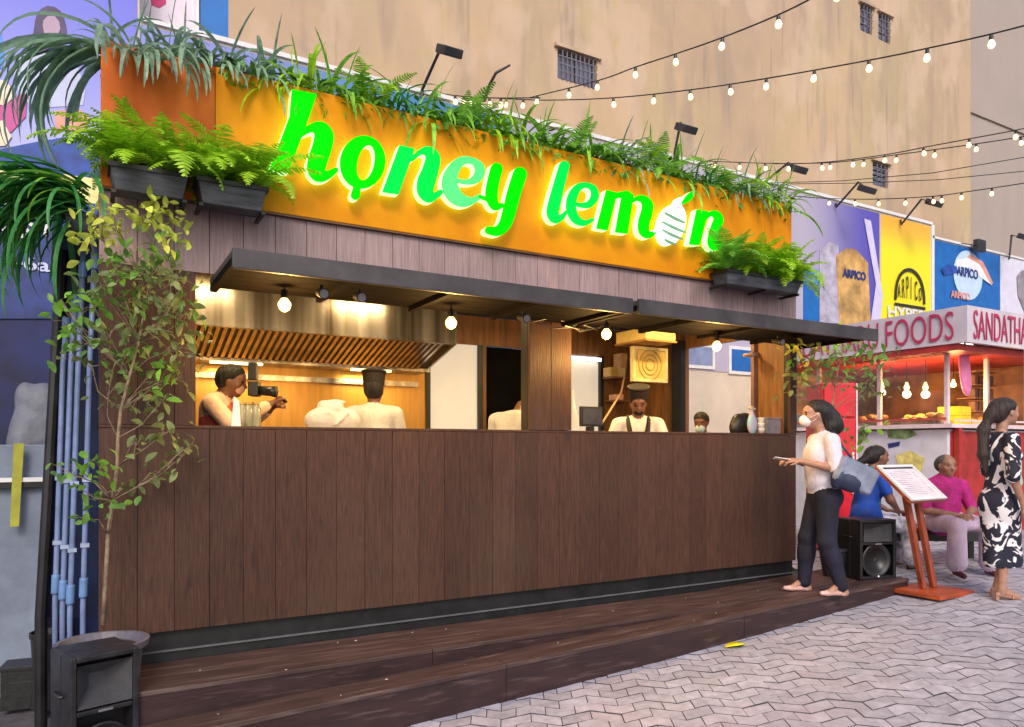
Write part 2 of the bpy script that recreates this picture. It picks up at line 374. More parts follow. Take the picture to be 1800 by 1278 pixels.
poly('print_band', [(-60, 338), (64, 352), (64, 368), (200, 380), (200, 560), (-60, 560)], Y2-.010, nv, p_left)

def text(s, size, th, name, mat, parent, M4, xs=1.0, off=0.0, align='LEFT', shear=0):
    c = bpy.data.curves.new('t', 'FONT'); c.body = s; c.size = size; c.extrude = th/2; c.offset = off; c.align_x = align; c.shear = shear; c.resolution_u = 4
    o = bpy.data.objects.new('t', c); col.objects.link(o)
    dg = bpy.context.evaluated_depsgraph_get(); dg.update(); me = bpy.data.meshes.new_from_object(o.evaluated_get(dg))
    bpy.data.objects.remove(o); bpy.data.curves.remove(c)
    me.name = name; me.transform(M4 @ Matrix.Diagonal((xs, 1, 1, 1))); me.materials.clear(); me.materials.append(mat)
    return link(name, me, parent)
def on_wall(x, y, z, ang=0): return Matrix.Translation((x, y, z)) @ Matrix.Rotation(ang, 4, 'Z') @ Matrix.Rotation(R(90), 4, 'X')
p = PY(-18, 366, Y2-.02); text('P@Gal', .17, .006, 'lettering', white, p_left, on_wall(p.x, p.y, p.z), 1.1, .004)
p = PY(-14, 402, Y2-.02); text('ogS?', .21, .006, 'lettering', white, p_left, on_wall(p.x, p.y, p.z), 1.2, .006)
p = PY(10, 470, Y2-.02); text('~6a9', .17, .006, 'lettering', wshirt, p_left, on_wall(p.x, p.y, p.z), 1.3, .003)
# signboard above the hoarding, top left
sb = empty('upper_signboard', (1, 3.4, 6), 0, 'white and blue signboard standing above the hoarding at the top left', 'signboard')
xa, xb, xc = PY(250, 0, 3.5).x, PY(350, 0, 3.5).x, PY(401, 0, 3.5).x
m_ = MB(); m_.box(xa-.3, xb, 3.5, 3.6, 5.5, 8.2); m_.build('panel', M('pink_white_print', (.75, .66, .78), .5, .05), sb)
m_ = MB(); m_.box(xb+.01, xc, 3.48, 3.6, 5.5, 8.2); m_.build('panel', M('deep_blue_print', (.01, .15, .50), .5, .05), sb)
poly('print_shape', [(262, -20), (290, -20), (292, 6), (280, 14), (266, 8)], 3.494, M('crimson_print', (.60, .02, .16), .5, .05), sb)
m_ = MB(); m_.box(xb-.045, xb-.005, 3.46, 3.495, 5.5, 8.2); m_.build('panel_trim', white, sb)
# middle poster prints: product sacks
Y3 = HY-.013
poly('print_shape', [(1412, 470), (1440, 474), (1442, 566), (1412, 566)], Y3, blu2, p_b)
poly('print_shape', [(1412, 470), (1440, 474), (1438, 500), (1412, 492)], Y3-.005, cyn, p_b)
orp = M('orange_sack_print', (.62, .36, .12), .5, .25, 3); lvp = M('lavender_sack_print', (.46, .42, .55), .5, .2, 4)
poly('print_shape', [(1441, 440), (1458, 425), (1474, 432), (1478, 568), (1441, 568)], Y3-.005, lvp, p_b)
poly('print_shape', [(1470, 450), (1488, 436), (1504, 438), (1526, 462), (1531, 575), (1476, 575)], Y3-.010, orp, p_b)
p = PY(1482, 486, Y3-.02); text('ARPICO', .19, .005, 'lettering', nv, p_b, on_wall(p.x, p.y, p.z), .9, .008)
poly('print_shape', [(1519, 384), (1531, 388), (1552, 520), (1546, 585), (1528, 585), (1540, 500)], Y3-.012, M('pale_violet_print', (.60, .55, .82), .5, .05), p_b)
# yellow poster: dome mark
ink = M('black_ink', (.03, .025, .01), .5, .1)
dm = MB(); ac = PY(1600, 531, Y3-.02); a0 = PY(1573, 527, Y3-.02); a1 = PY(1627, 536, Y3-.02); wd = (a1.x-a0.x)/2; cxd = (a0.x+a1.x)/2; zb = ac.z; hd = PY(1590, 470, Y3).z-zb
def arc(rx, rz, n=20): return [Vector((cxd+rx*math.cos(math.pi*i/n), Y3-.02, zb+rz*math.sin(math.pi*i/n)**.8)) for i in range(n+1)]
A, B = arc(wd, hd), arc(wd-.06, hd-.06)
for i in range(len(A)-1): dm.prism([A[i], A[i+1], B[i+1], B[i]], (0, .005, 0))
dm.box(cxd-wd, cxd+wd, Y3-.02, Y3-.015, zb-.10, zb-.05)
dm.build('dome_emblem', ink, p_y)
hts = [.38, .56, .66, .66, .56, .38]
for k, ch in enumerate('ARPICO'):
    x_ = cxd-wd*.80+k*(wd*1.62/6); text(ch, hts[k]*1.42*hd, .005, 'lettering', ink, p_y, on_wall(x_, Y3-.02, zb+.06), .36/(hts[k]+.12)/hd*wd*.62, .004)
p = PY(1560, 557, Y3-.02); text('HYPER', .30, .005, 'lettering', white, p_y, on_wall(p.x, p.y, p.z), 1.3, .006)
# blue poster: round mark with swoosh
c_ = PY(1701, 484, Y3)
b = MB(); n = 28; rr = .50
b.prism([Vector((c_.x+rr*1.0*math.cos(2*math.pi*i/n), Y3-.012, c_.z+rr*.95*math.sin(2*math.pi*i/n))) for i in range(n)], (0, .005, 0)); b.build('round_emblem', M('pale_blue_print', (.50, .66, .88), .5, .05), p_bl)
text('ARPICO', .24, .005, 'lettering', nv, p_bl, on_wall(c_.x-.40, Y3-.022, c_.z-.04), .85, .006)
poly('swoosh', [(1680, 458), (1705, 452), (1728, 470), (1744, 502), (1722, 486), (1704, 470), (1682, 470)], Y3-.017, M('white_print', (.80, .80, .86), .5, .05), p_bl)
poly('swoosh', [(1700, 452), (1722, 463), (1742, 500), (1746, 498), (1728, 460), (1706, 447)], Y3-.020, sal, p_bl)
poly('swoosh', [(1655, 474), (1668, 465), (1682, 468), (1684, 480), (1660, 484)], Y3-.016, royal, p_bl)
p = PY(1672, 522, Y3-.02); text('ARPICO', .18, .005, 'lettering', sal, p_bl, on_wall(p.x, p.y, p.z), 1.0, .006)
poly('portrait_head', [(1788, 486), (1796, 476), (1812, 470), (1830, 490), (1830, 560), (1812, 575), (1800, 545), (1790, 520)], Y3-.012, M('grey_face_print', (.30, .26, .30), .5, .15), p_w)
# small framed bills on the cream board, seen through the stall's side doorway
for (u0, v0, u1, v1, mt) in ((1203, 606, 1256, 646, M('grey_blue_print', (.22, .27, .45), .5, .1)), (1281, 612, 1330, 657, blu2)):
    a = PY(u0, v1, HY-.02); c = PY(u1, v0, HY-.02)
    f = rectp('framed_bill', a.x, c.x, a.z, c.z, HY-.03, white, ho, .02); rectp('print', a.x+.05, c.x-.05, a.z+.05, c.z-.05, HY-.034, mt, f, .003)
# floodlights on arms along the hoarding's top
flm = M('dark_grey_metal', (.035, .033, .04), .4, .2)
FL = [((742, 158), (775, 84), (790, 90), 'floodlight on a thin arm nearest the stall, above the letter n of honey'),
      ((1186, 268), (1196, 216), (1206, 226), 'floodlight on a bent arm behind the plants above the word lemon'),
      ((1342, 322), (1386, 286), (1402, 297), 'floodlight on a slanted arm just right of the orange sign'),
      ((1470, 364), (1509, 320), (1524, 333), 'black floodlight on a slanted arm above the lilac poster'),
      ((1584, 395), (1620, 350), (1642, 357), 'flat floodlight on a slanted arm above the yellow poster'),
      ((1775, 446), (1778, 414), (1802, 417), 'floodlight on an upright arm above the pale portrait poster')]
for (b0, k0, h0, lab) in FL:
    zt = HT if b0[0] < 1637 else 5.66
    B0 = PY(b0[0], b0[1], HY-.04); K = PY(k0[0], k0[1], HY-.55); H = PY(h0[0], h0[1], HY-.62)
    r = empty('floodlight', B0, 0, lab, 'floodlight', 'floodlights along the top of the hoarding')
    a = MB(); a.tube([Vector((B0.x, HY-.03, zt-.06)), B0, K, K+(H-K)*.7], .018, 8); a.build('arm', flm, r)
    h = MB(); ax = Vector((.11, 0, 0)); up_ = Vector((.02, -.08, -.045)); nn = Vector((0, .025, -.04)); h.obox(H, ax, up_, nn); hb = h.build('lamp_head', flm, r, bevel=.012)
    q = MB(); q.obox(H+nn*1.03, ax*.85, up_*.8, nn*.05); q.build('lens', M('dull_lens', (.30, .30, .32), .2, .1), r)
r = empty('floodlight', PY(1722, 436, HY-.04), 0, 'small square floodlight above the bright blue poster', 'floodlight', 'floodlights along the top of the hoarding')
B0 = PY(1722, 432, HY-.15); a = MB(); a.tube([Vector((B0.x, HY-.03, 5.6)), Vector((B0.x, HY-.15, B0.z)), B0], .016); a.tube([PY(1690, 428, HY-.1), B0], .01); a.build('arm', flm, r)
a = MB(); a.obox(B0, (.14, 0, 0), (0, .05, 0), (0, 0, .11)); a.build('lamp_head', flm, r, bevel=.01)
a = MB(); B0 = PY(852, 176, HY-.04); a.tube([B0, PY(860, 150, HY-.2), PY(872, 128, HY-.4), PY(897, 114, HY-.5)], [.02, .018, .018, .012]); tag(a.build('bent_pipe', flm), 'bare curved dark pipe rising from the hoarding top, without a lamp', 'pipe')
# ------------------------------------------------------------------ signed-distance modelling (bodies, bags, letters)
def sdf_mesh(prims, res, name, mats, parent=None, sm=True, M4=None):
    lo = np.array([1e9]*3); hi = -lo
    for p in prims:
        if p['t'] == 'cut': continue
        l, h = p['bb']; lo = np.minimum(lo, l); hi = np.maximum(hi, h)
    lo -= 3*res; hi += 3*res; n = np.ceil((hi-lo)/res).astype(int)+1
    D = np.full(n, .5, np.float32); MI = np.zeros(n, np.int8)
    ax = [lo[i]+res*np.arange(n[i]) for i in range(3)]
    for p in prims:
        k = p.get('k', .02); mg = k+3*res; l, h = p['bb']
        i0 = np.maximum(0, ((l-mg-lo)/res).astype(int)); i1 = np.minimum(n, ((h+mg-lo)/res).astype(int)+2)
        sl_ = tuple(slice(a, b) for a, b in zip(i0, i1))
        P = np.stack(np.meshgrid(*[ax[i][sl_[i]] for i in range(3)], indexing='ij'), -1)
        d = p['f'](P).astype(np.float32); d0 = D[sl_]
        if p['t'] == 'cut': D[sl_] = np.maximum(d0, -d); continue
        hh = np.clip(.5+.5*(d0-d)/k, 0, 1)
        MI[sl_] = np.where(d < d0, p['m'], MI[sl_]); D[sl_] = d0*(1-hh)+d*hh-k*hh*(1-hh)
    S = D < 0
    nx, ny, nz = n
    cor = [(a, b, c) for a in (0, 1) for b in (0, 1) for c in (0, 1)]
    def sub(A, o): return A[o[0]:nx-1+o[0], o[1]:ny-1+o[1], o[2]:nz-1+o[2]]
    cnt = sum(sub(S, o).astype(np.int8) for o in cor); act = (cnt > 0) & (cnt < 8)
    idx = np.full(act.shape, -1, np.int64); ii = np.argwhere(act); idx[act] = np.arange(len(ii))
    acc = np.zeros((len(ii), 3)); w_ = np.zeros(len(ii))
    dv = [D[ii[:, 0]+o[0], ii[:, 1]+o[1], ii[:, 2]+o[2]] for o in cor]
    for a in range(8):
        for b in range(a+1, 8):
            oa, ob = np.array(cor[a]), np.array(cor[b])
            if np.abs(oa-ob).sum() != 1: continue
            da, db = dv[a], dv[b]; cr = (da < 0) != (db < 0); t = np.where(cr, da/np.where(cr, da-db, 1), 0)
            acc += np.where(cr[:, None], oa+(ob-oa)*t[:, None], 0); w_ += cr
    V = (ii+acc/w_[:, None])*res+lo
    F = []; FM = []
    for axn in range(3):
        o = [0, 0, 0]; o[axn] = 1
        A = S[:nx-o[0], :ny-o[1], :nz-o[2]]; B = S[o[0]:, o[1]:, o[2]:]
        cr = np.argwhere(A != B); b1, b2 = [(1, 2), (2, 0), (0, 1)][axn]
        cr = cr[(cr[:, b1] > 0) & (cr[:, b2] > 0) & (cr[:, b1] < n[b1]-1) & (cr[:, b2] < n[b2]-1)]
        ins = A[cr[:, 0], cr[:, 1], cr[:, 2]]
        e1 = np.eye(3, dtype=int)[b1]; e2 = np.eye(3, dtype=int)[b2]
        q = np.stack([idx[tuple((cr-e1-e2).T)], idx[tuple((cr-e2).T)], idx[tuple(cr.T)], idx[tuple((cr-e1).T)]], 1)
        q[~ins] = q[~ins][:, ::-1]
        F.append(q); mm = MI[cr[:, 0], cr[:, 1], cr[:, 2]]; cb = cr+np.array(o); mo = MI[cb[:, 0], cb[:, 1], cb[:, 2]]
        FM.append(np.where(ins, mm, mo))
    F = np.concatenate(F); FM = np.concatenate(FM); ok = (F >= 0).all(1); F = F[ok]; FM = FM[ok]
    me = bpy.data.meshes.new(name); me.vertices.add(len(V)); me.vertices.foreach_set('co', V.astype(np.float32).ravel())
    me.loops.add(len(F)*4); me.loops.foreach_set('vertex_index', F.astype(np.int32).ravel())
    me.polygons.add(len(F)); me.polygons.foreach_set('loop_start', np.arange(0, len(F)*4, 4, dtype=np.int32))
    for m in (mats if isinstance(mats, (list, tuple)) else [mats]): me.materials.append(m)
    me.polygons.foreach_set('material_index', FM.astype(np.int32)); me.update(calc_edges=True); me.validate()
    if sm: smooth(me)
    o = link(name, me, parent)
    if M4 is not None: o.matrix_parent_inverse = Matrix(); o.matrix_basis = M4
    return o
def V3(*a): return np.array(a, float)
def cap(a, b, r1, r2=None, m=0, k=.02, sq=1, sd=None):
    a, b = V3(*a), V3(*b); r2 = r1 if r2 is None else r2; R_ = max(r1, r2)
    if sd is not None: sd = V3(*sd)/np.linalg.norm(sd)
    def f(P):
        q = P-a; ab = (b-a).copy()
        if sd is not None:
            q = q+(q@sd)[..., None]*sd*(sq-1); ab = ab+(ab@sd)*sd*(sq-1)
        t = np.clip((q@ab)/max(1e-9, ab@ab), 0, 1)
        return np.linalg.norm(q-t[..., None]*ab, axis=-1)-(r1+(r2-r1)*t)
    return dict(t='c', f=f, bb=(np.minimum(a, b)-R_, np.maximum(a, b)+R_), m=m, k=k)
def ell(c, r, m=0, k=.02, rz=0, ry=0):
    c = V3(*c); r = V3(*r); Rm = np.array(Matrix.Rotation(rz, 3, 'Z') @ Matrix.Rotation(ry, 3, 'Y'))
    mr = max(r)
    def f(P):
        q = (P-c)@Rm; k0 = np.linalg.norm(q/r, axis=-1); k1 = np.linalg.norm(q/(r*r), axis=-1)+1e-9
        return k0*(k0-1)/k1
    return dict(t='e', f=f, bb=(c-mr, c+mr), m=m, k=k)
def rbox(c, h, rr, m=0, k=.01, rz=0, ry=0):
    c = V3(*c); h = V3(*h); Rm = np.array(Matrix.Rotation(rz, 3, 'Z') @ Matrix.Rotation(ry, 3, 'Y')); mr = np.linalg.norm(h)
    def f(P):
        q = np.abs((P-c)@Rm)-(h-rr); return np.linalg.norm(np.maximum(q, 0), axis=-1)+np.minimum(q.max(-1), 0)-rr
    return dict(t='b', f=f, bb=(c-mr, c+mr), m=m, k=k)
def cutp(p): p = dict(p); p['t'] = 'cut'; return p

# 2D letters: strokes and polygons traced on the sign board, merged, outlined and given thickness
def letter(name, items, mats, parent, yf, th, res=.8, grow=0):
    P = []
    for it in items:
        if it[0] == 's': P += [(x+s*(r+4), y+s*(r+4)) for x, y, r in it[1] for s in (-1, 1)]
        elif it[0] == 'p': P += [tuple(q) for q in it[1]]
        else: P += [(it[1]-it[3]-5, it[2]-it[4]-5), (it[1]+it[3]+5, it[2]+it[4]+5)]
    x0 = min(p[0] for p in P)-6-grow; x1 = max(p[0] for p in P)+6+grow; y0 = min(p[1] for p in P)-6-grow; y1 = max(p[1] for p in P)+6+grow
    X = np.arange(x0, x1, res); Y = np.arange(y0, y1, res); GX, GY = np.meshgrid(X, Y, indexing='ij'); D = np.full(GX.shape, 50.)
    for it in items:
        if it[0] == 's':
            pts = it[1]; 
            # resample by Catmull-Rom so strokes bend smoothly
            pp = [pts[0]]+list(pts)+[pts[-1]]; cr = []
            for i in range(1, len(pp)-2):
                a, b, c, d = [np.array(q, float) for q in pp[i-1:i+3]]
                for t in np.linspace(0, 1, 6, endpoint=False): cr.append(.5*((2*b)+(-a+c)*t+(2*a-5*b+4*c-d)*t*t+(-a+3*b-3*c+d)*t**3))
            cr.append(np.array(pts[-1], float))
            for a, b in zip(cr[:-1], cr[1:]):
                dx, dy = b[0]-a[0], b[1]-a[1]; t = np.clip(((GX-a[0])*dx+(GY-a[1])*dy)/(dx*dx+dy*dy+1e-9), 0, 1)
                D = np.minimum(D, np.hypot(GX-a[0]-t*dx, GY-a[1]-t*dy)-(a[2]+(b[2]-a[2])*t))
        elif it[0] == 'p':
            q = it[1]; dm_ = np.full(GX.shape, 1e9); ins = np.zeros(GX.shape, bool)
            for i in range(len(q)):
                a, b = q[i], q[(i+1) % len(q)]; dx, dy = b[0]-a[0], b[1]-a[1]
                t = np.clip(((GX-a[0])*dx+(GY-a[1])*dy)/(dx*dx+dy*dy), 0, 1); dm_ = np.minimum(dm_, np.hypot(GX-a[0]-t*dx, GY-a[1]-t*dy))
                c_ = ((a[1] > GY) != (b[1] > GY)) & (GX < (b[0]-a[0])*(GY-a[1])/((b[1]-a[1]) if b[1] != a[1] else 1e-9)+a[0]); ins ^= c_
            D = np.minimum(D, np.where(ins, -dm_, dm_)-1.2)
        else:
            _, cx, cy, rx, ry, ang = it[:6]; ca, sa = math.cos(R(ang)), math.sin(R(ang)); qx = ((GX-cx)*ca+(GY-cy)*sa)/rx; qy = (-(GX-cx)*sa+(GY-cy)*ca)/ry
            d = (np.hypot(qx, qy)-1)*min(rx, ry)
            D = np.minimum(D, d) if it[0] == 'e' else np.maximum(D, -d)
    D -= grow; D[0, :] = D[-1, :] = 5; D[:, 0] = D[:, -1] = 5; D += 1e-6
    # marching squares with shared edge points
    ed = {}; nxt = {}
    def pt(i, j, di, dj):
        k = (i, j, di, dj)
        if k not in ed: a, b = D[i, j], D[i+di, j+dj]; t = a/(a-b); ed[k] = (X[i]+di*res*t, Y[j]+dj*res*t)
        return k
    I = D < 0; cells = np.argwhere((I[:-1, :-1] != I[1:, :-1]) | (I[:-1, :-1] != I[:-1, 1:]) | (I[1:, 1:] != I[1:, :-1]) | (I[1:, 1:] != I[:-1, 1:]))
    for i, j in cells:
        i, j = int(i), int(j); c = (I[i, j], I[i+1, j], I[i+1, j+1], I[i, j+1])
        e = [lambda: pt(i, j, 1, 0), lambda: pt(i+1, j, 0, 1), lambda: pt(i, j+1, 1, 0), lambda: pt(i, j, 0, 1)]
        enter = [q for q in range(4) if not c[q] and c[(q+1) % 4]]; leave = [q for q in range(4) if c[q] and not c[(q+1) % 4]]
        for q in enter:
            l = next(x for x in [(q+s) % 4 for s in (1, 2, 3)] if x in leave); nxt[e[l]()] = e[q]()
    loops = []
    while nxt:
        k0 = next(iter(nxt)); lp = [k0]; k = nxt.pop(k0)
        while k != k0 and k in nxt: lp.append(k); k = nxt.pop(k)
        if len(lp) > 8:
            q = [ed[k] for k in lp]; q = [((q[i-1][0]+2*q[i][0]+q[(i+1) % len(q)][0])/4, (q[i-1][1]+2*q[i][1]+q[(i+1) % len(q)][1])/4) for i in range(len(q))][::2]
            loops.append(q)
    W = [[PY(a, b, yf) for a, b in lp] for lp in loops]; tri = tessellate_polygon(W); fl = [p for lp in W for p in lp]; n = len(fl)
    dd = Vector((0, th, 0)); b = MB(); b.v = [tuple(p) for p in fl]+[tuple(p+dd) for p in fl]
    b.f = [tuple(t) for t in tri]+[tuple(i+n for i in t) for t in tri]; b.m = [0]*len(tri)+[2 if len(mats) > 2 else 1]*len(tri); o = 0
    for lp in W:
        m_ = len(lp)
        for i in range(m_): b.f.append((o+i, o+(i+1) % m_, n+o+(i+1) % m_, n+o+i)); b.m.append(1)
        o += m_
    return b.build(name, mats, parent)

# ------------------------------------------------------------------ the food stall
ST = empty('food_stall', (0, 0, 0), 0, 'long brown plank-clad food stall with two open serving hatches and raised flaps', 'food stall')
XW = 6.10; ZB, ZC, ZO, ZT, ZS = .65, 1.915, 2.84, 3.31, 4.17
b = MB(); b.box(.01, XW-.01, .03, .10, .40, ZB-.004); b.box(.02, XW-.02, .10, 2.4, .40, ZB+.02); b.build('base_beam', black, ST)
b = MB(); b.box(.02, XW, .012, .028, .518, .528); b.build('base_rail', M('dull_grey_metal', (.12, .12, .13), .4, .1), ST)
b = MB(); b.box(.02, XW-.02, 0.06, 2.4, ZB+.021, ZB+.04); b.build('floor', M('grey_floor', (.12, .11, .10), .5, .2), ST)
PW = .203
k = 0; x = 0.0
while x < XW-.01:
    x2 = min(x+PW, XW); j = random.uniform(-.002, .002)
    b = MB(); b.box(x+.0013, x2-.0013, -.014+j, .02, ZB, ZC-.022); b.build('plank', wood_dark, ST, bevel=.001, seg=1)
    if x < .52-.1:
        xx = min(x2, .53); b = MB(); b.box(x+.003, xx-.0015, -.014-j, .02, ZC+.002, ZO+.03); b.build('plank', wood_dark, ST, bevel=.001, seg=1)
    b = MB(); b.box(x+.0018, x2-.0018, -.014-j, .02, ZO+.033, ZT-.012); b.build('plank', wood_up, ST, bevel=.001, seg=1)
    x = x2
for (a, c) in ((2.97, 3.17), (3.17, 3.37), (6.0, XW)):
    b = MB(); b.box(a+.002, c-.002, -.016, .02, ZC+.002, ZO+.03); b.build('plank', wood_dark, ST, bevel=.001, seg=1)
b = MB(); b.box(0, XW, -.012, .34, ZC-.02, ZC); b.build('counter', wood_dark, ST, bevel=.003)
b = MB(); b.box(0, XW, .021, .05, ZB, ZC-.022); b.box(0, .53, .021, .06, ZC+.002, ZT-.02); b.box(2.97, 3.37, .021, .12, ZC+.002, ZO+.03); b.box(.53, XW, .021, .06, ZO+.034, ZT-.02); b.box(6.0, XW, .021, .06, ZC+.002, ZO+.03)
b.build('backing_frame', black, ST)
b = MB(); b.box(0, .04, .061, 2.4, ZB+.041, ZT-.02); b.build('end_wall', navy, ST)
b = MB(); b.box(.0, XW, .062, 2.4, ZT-.06, ZT-.015); b.build('roof', M('dark_ceiling', (.06, .045, .035), .6, .2), ST)
# right end wall with a doorway to the yard
b = MB(); b.box(6.0, 6.06, .061, .42, ZB+.041, ZT-.07); b.build('end_wall', wood_in, ST)
b = MB(); b.box(6.0, 6.06, 1.47, 2.36, ZB+.041, ZT-.07); b.box(6.0, 6.06, .42, 1.47, 2.93, ZT-.07); b.build('end_wall', wood_in, ST)
b = MB(); b.box(5.93, 5.997, 1.46, 1.62, ZB+.041, 3.02); b.build('door_post', black, ST); b = MB(); b.box(5.95, 5.997, .40, .44, ZB+.041, 2.93); b.build('door_post', M('mauve_brown_paint', (.20, .11, .10), .5), ST)
# back wall with openings, the blinds given a glow of their own
def bx_(name, mat, *a, parent=ST, bevel=0):
    b = MB(); b.box(*a); return b.build(name, mat, parent, bevel=bevel)
panel_in = M('amber_steel_panel', (.50, .27, .06), .3, .1, 3, metal=.4, stretch=(6, 1, .4))
bx_('back_wall', panel_in, .04, 3.10, 2.35, 2.40, ZB+.041, ZT-.07)
bx_('back_wall', wood_in, 3.79, 3.84, 2.35, 2.40, ZB+.041, ZT-.07); bx_('back_wall', wood_in, 4.55, 4.95, 2.35, 2.40, ZB+.041, ZT-.07)
bx_('back_wall', wood_in, 5.47, 6.0, 2.35, 2.40, ZB+.041, ZT-.07)
bx_('back_wall', wood_in, 3.10, 3.79, 2.35, 2.40, 2.92, ZT-.07); bx_('back_wall', wood_in, 3.84, 4.55, 2.35, 2.40, 2.92, ZT-.07); bx_('back_wall', wood_in, 4.95, 5.47, 2.35, 2.40, 2.90, ZT-.07)
blind = M('self_glowing_blind', (.62, .60, .56), .7, .04, 2, emit=(.80, .74, .62), estr=.35)  # own glow put into the blinds in place of light from behind
o_ = bx_('window', black, 3.10, 3.15, 2.33, 2.42, 1.9, 2.92); bx_('window_blind', blind, 3.151, 3.74, 2.38, 2.39, 1.98, 2.92, parent=o_); bx_('window_frame', black, 3.741, 3.79, 2.33, 2.42, 1.9, 2.92, parent=o_); bx_('window_sill', black, 3.15, 3.741, 2.33, 2.42, 1.9, 1.98, parent=o_)
bx_('dark_doorway', M('dark_doorway', (.006, .006, .007), .9, spec=.02), 3.841, 4.549, 2.42, 2.44, ZB+.1, 2.92)
o_ = bx_('window', black, 5.42, 5.469, 2.33, 2.41, 1.9, 2.90); bx_('window_blind', blind, 4.951, 5.419, 2.38, 2.39, 1.95, 2.83, parent=o_)
tubef = E('fluorescent_tube', (1, .93, .85), 2.2)
bx_('light_strip', tubef, 4.96, 5.41, 2.30, 2.33, 2.83, 2.87, parent=o_)
# raised flaps
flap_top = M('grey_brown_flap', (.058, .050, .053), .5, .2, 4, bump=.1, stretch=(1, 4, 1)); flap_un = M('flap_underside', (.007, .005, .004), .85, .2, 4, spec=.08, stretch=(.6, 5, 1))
for (a, c, dz) in ((.61, 3.32, 0), (3.38, 6.15, .006)):
    f = bx_('hatch_flap', flap_top, a, c, -.83, -.016, 2.80+dz, 2.833+dz)
    fe = MB(); fe.box(a-.002, c+.002, -.86, -.832, 2.732+dz, 2.842+dz); fe.build('flap_edge', flap_top, f, bevel=.004)
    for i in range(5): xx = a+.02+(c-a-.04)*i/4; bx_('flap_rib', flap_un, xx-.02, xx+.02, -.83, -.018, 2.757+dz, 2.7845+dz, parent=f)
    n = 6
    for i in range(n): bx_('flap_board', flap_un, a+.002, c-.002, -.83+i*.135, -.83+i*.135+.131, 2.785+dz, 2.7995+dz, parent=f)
# black spotlights and wiring clipped under the flaps
def spot(x, y, z, lab):
    r = empty('spotlight', (x, y, z), 0, lab, 'spotlight', 'small black spotlights under the hatch flaps')
    m = MB(); m.tube([(x, y, z), (x, y, z-.04)], .01); m.tube([(x, y-.05, z-.06), (x, y+.05, z-.035)], [.032, .024], 12); m.build('lamp_body', black, r)
    q = MB(); q.tube([(x, y-.052, z-.0605), (x, y-.054, z-.061)], .026, 12); q.build('lens', M('dull_lens', (.3, .3, .32), .2, .1), r)
spot(1.15, -.62, 2.745, 'black spotlight under the left flap beside the first hanging bulb'); spot(1.38, -.62, 2.745, 'black spotlight under the left flap, right of its close neighbour')
spot(2.62, -.5, 2.745, 'black spotlight under the left flap near the second hanging bulb'); spot(5.25, -.5, 2.765, 'black spotlight under the right flap near the rightmost hanging bulb')
wm = MB(); random.seed(3)
for i in range(5):
    a = random.uniform(2.9, 3.3); wm.tube([(a+random.uniform(-.1, .1)+t*.12, -.06-random.uniform(0, .05), 2.77+.04*math.sin(t*5+i)+random.uniform(-.01, .01)) for t in range(5)], .006, 5)
tag(wm.build('loose_wiring', blackpl), 'tangle of loose dark wiring above the pillar between the hatches', 'wiring')
# hanging bulbs
amber = E('amber_bulb', (1, .60, .16), 4.5)
for k, (u, v) in enumerate(((500, 533), (793, 565), (1066, 585), (1260, 606))):
    P = PY(u, v, -.30); lab = ['leftmost glowing amber bulb hanging over the left hatch', 'amber bulb hanging over the left hatch before the steel hood end', 'amber bulb hanging just right of the pillar', 'rightmost amber bulb hanging before the side doorway'][k]
    r = empty('pendant_lamp', (P.x, P.y, 2.78), 0, lab, 'pendant lamp', 'amber bulbs hanging over the hatches')
    m = MB(); m.tube([(P.x, P.y, 2.795), (P.x, P.y, P.z+.07)], .006, 6); m.build('cord', black, r)
    m = MB(); m.lathe([(.012, .085), (.02, .08), (.022, .04), (.018, .03)], P, 14); m.build('socket', black, r, sm=False)
    m = MB(); m.lathe([(.013, .035), (.022, .025), (.039, 0), (.040, -.014), (.031, -.038), (.011, -.052)], P, 16); m.build('bulb', amber, r, sm=True)
    l = bpy.data.lights.new('bulb_light', 'POINT'); l.energy = 22; l.color = (1, .56, .16); l.shadow_soft_size = .05
    lo_ = bpy.data.objects.new('bulb_light', l); col.objects.link(lo_); lo_.location = (P.x, P.y+.02, P.z-.16)
# strip lamps added on the kitchen ceiling to brighten the interior
def added_kitchen_lamp(x0, x1, y, z, en, c, lab):
    r = empty('added_kitchen_lamp', ((x0+x1)/2, y, z), 0, lab, 'ceiling lamp', 'added kitchen strip lamps')
    bx_('housing', M('lamp_housing', (.5, .5, .5), .4, .05), x0, x1, y-.05, y+.05, z, z+.04, parent=r)
    bx_('diffuser', E('warm_diffuser', (1, .74, .30), 3), x0+.01, x1-.01, y-.035, y+.035, z-.02, z-.001, parent=r)
    l = bpy.data.lights.new('added_strip_light', 'AREA'); l.shape = 'RECTANGLE'; l.size = x1-x0; l.size_y = .08; l.energy = en; l.color = c
    lo_ = bpy.data.objects.new('added_strip_light', l); col.objects.link(lo_); lo_.location = ((x0+x1)/2, y, z-.03)
added_kitchen_lamp(.5, 1.0, .75, 3.16, 11, (1, .70, .33), 'added strip lamp on the kitchen ceiling above the man with the camera')
added_kitchen_lamp(1.9, 2.4, .75, 3.16, 11, (1, .70, .33), 'added strip lamp on the kitchen ceiling above the chef with his back turned')
added_kitchen_lamp(3.95, 4.35, .9, 3.16, 22, (1, .64, .24), 'added strip lamp on the kitchen ceiling right of the pillar')
added_kitchen_lamp(5.15, 5.5, .6, 3.16, 14, (1, .64, .24), 'added strip lamp on the kitchen ceiling near the side doorway')
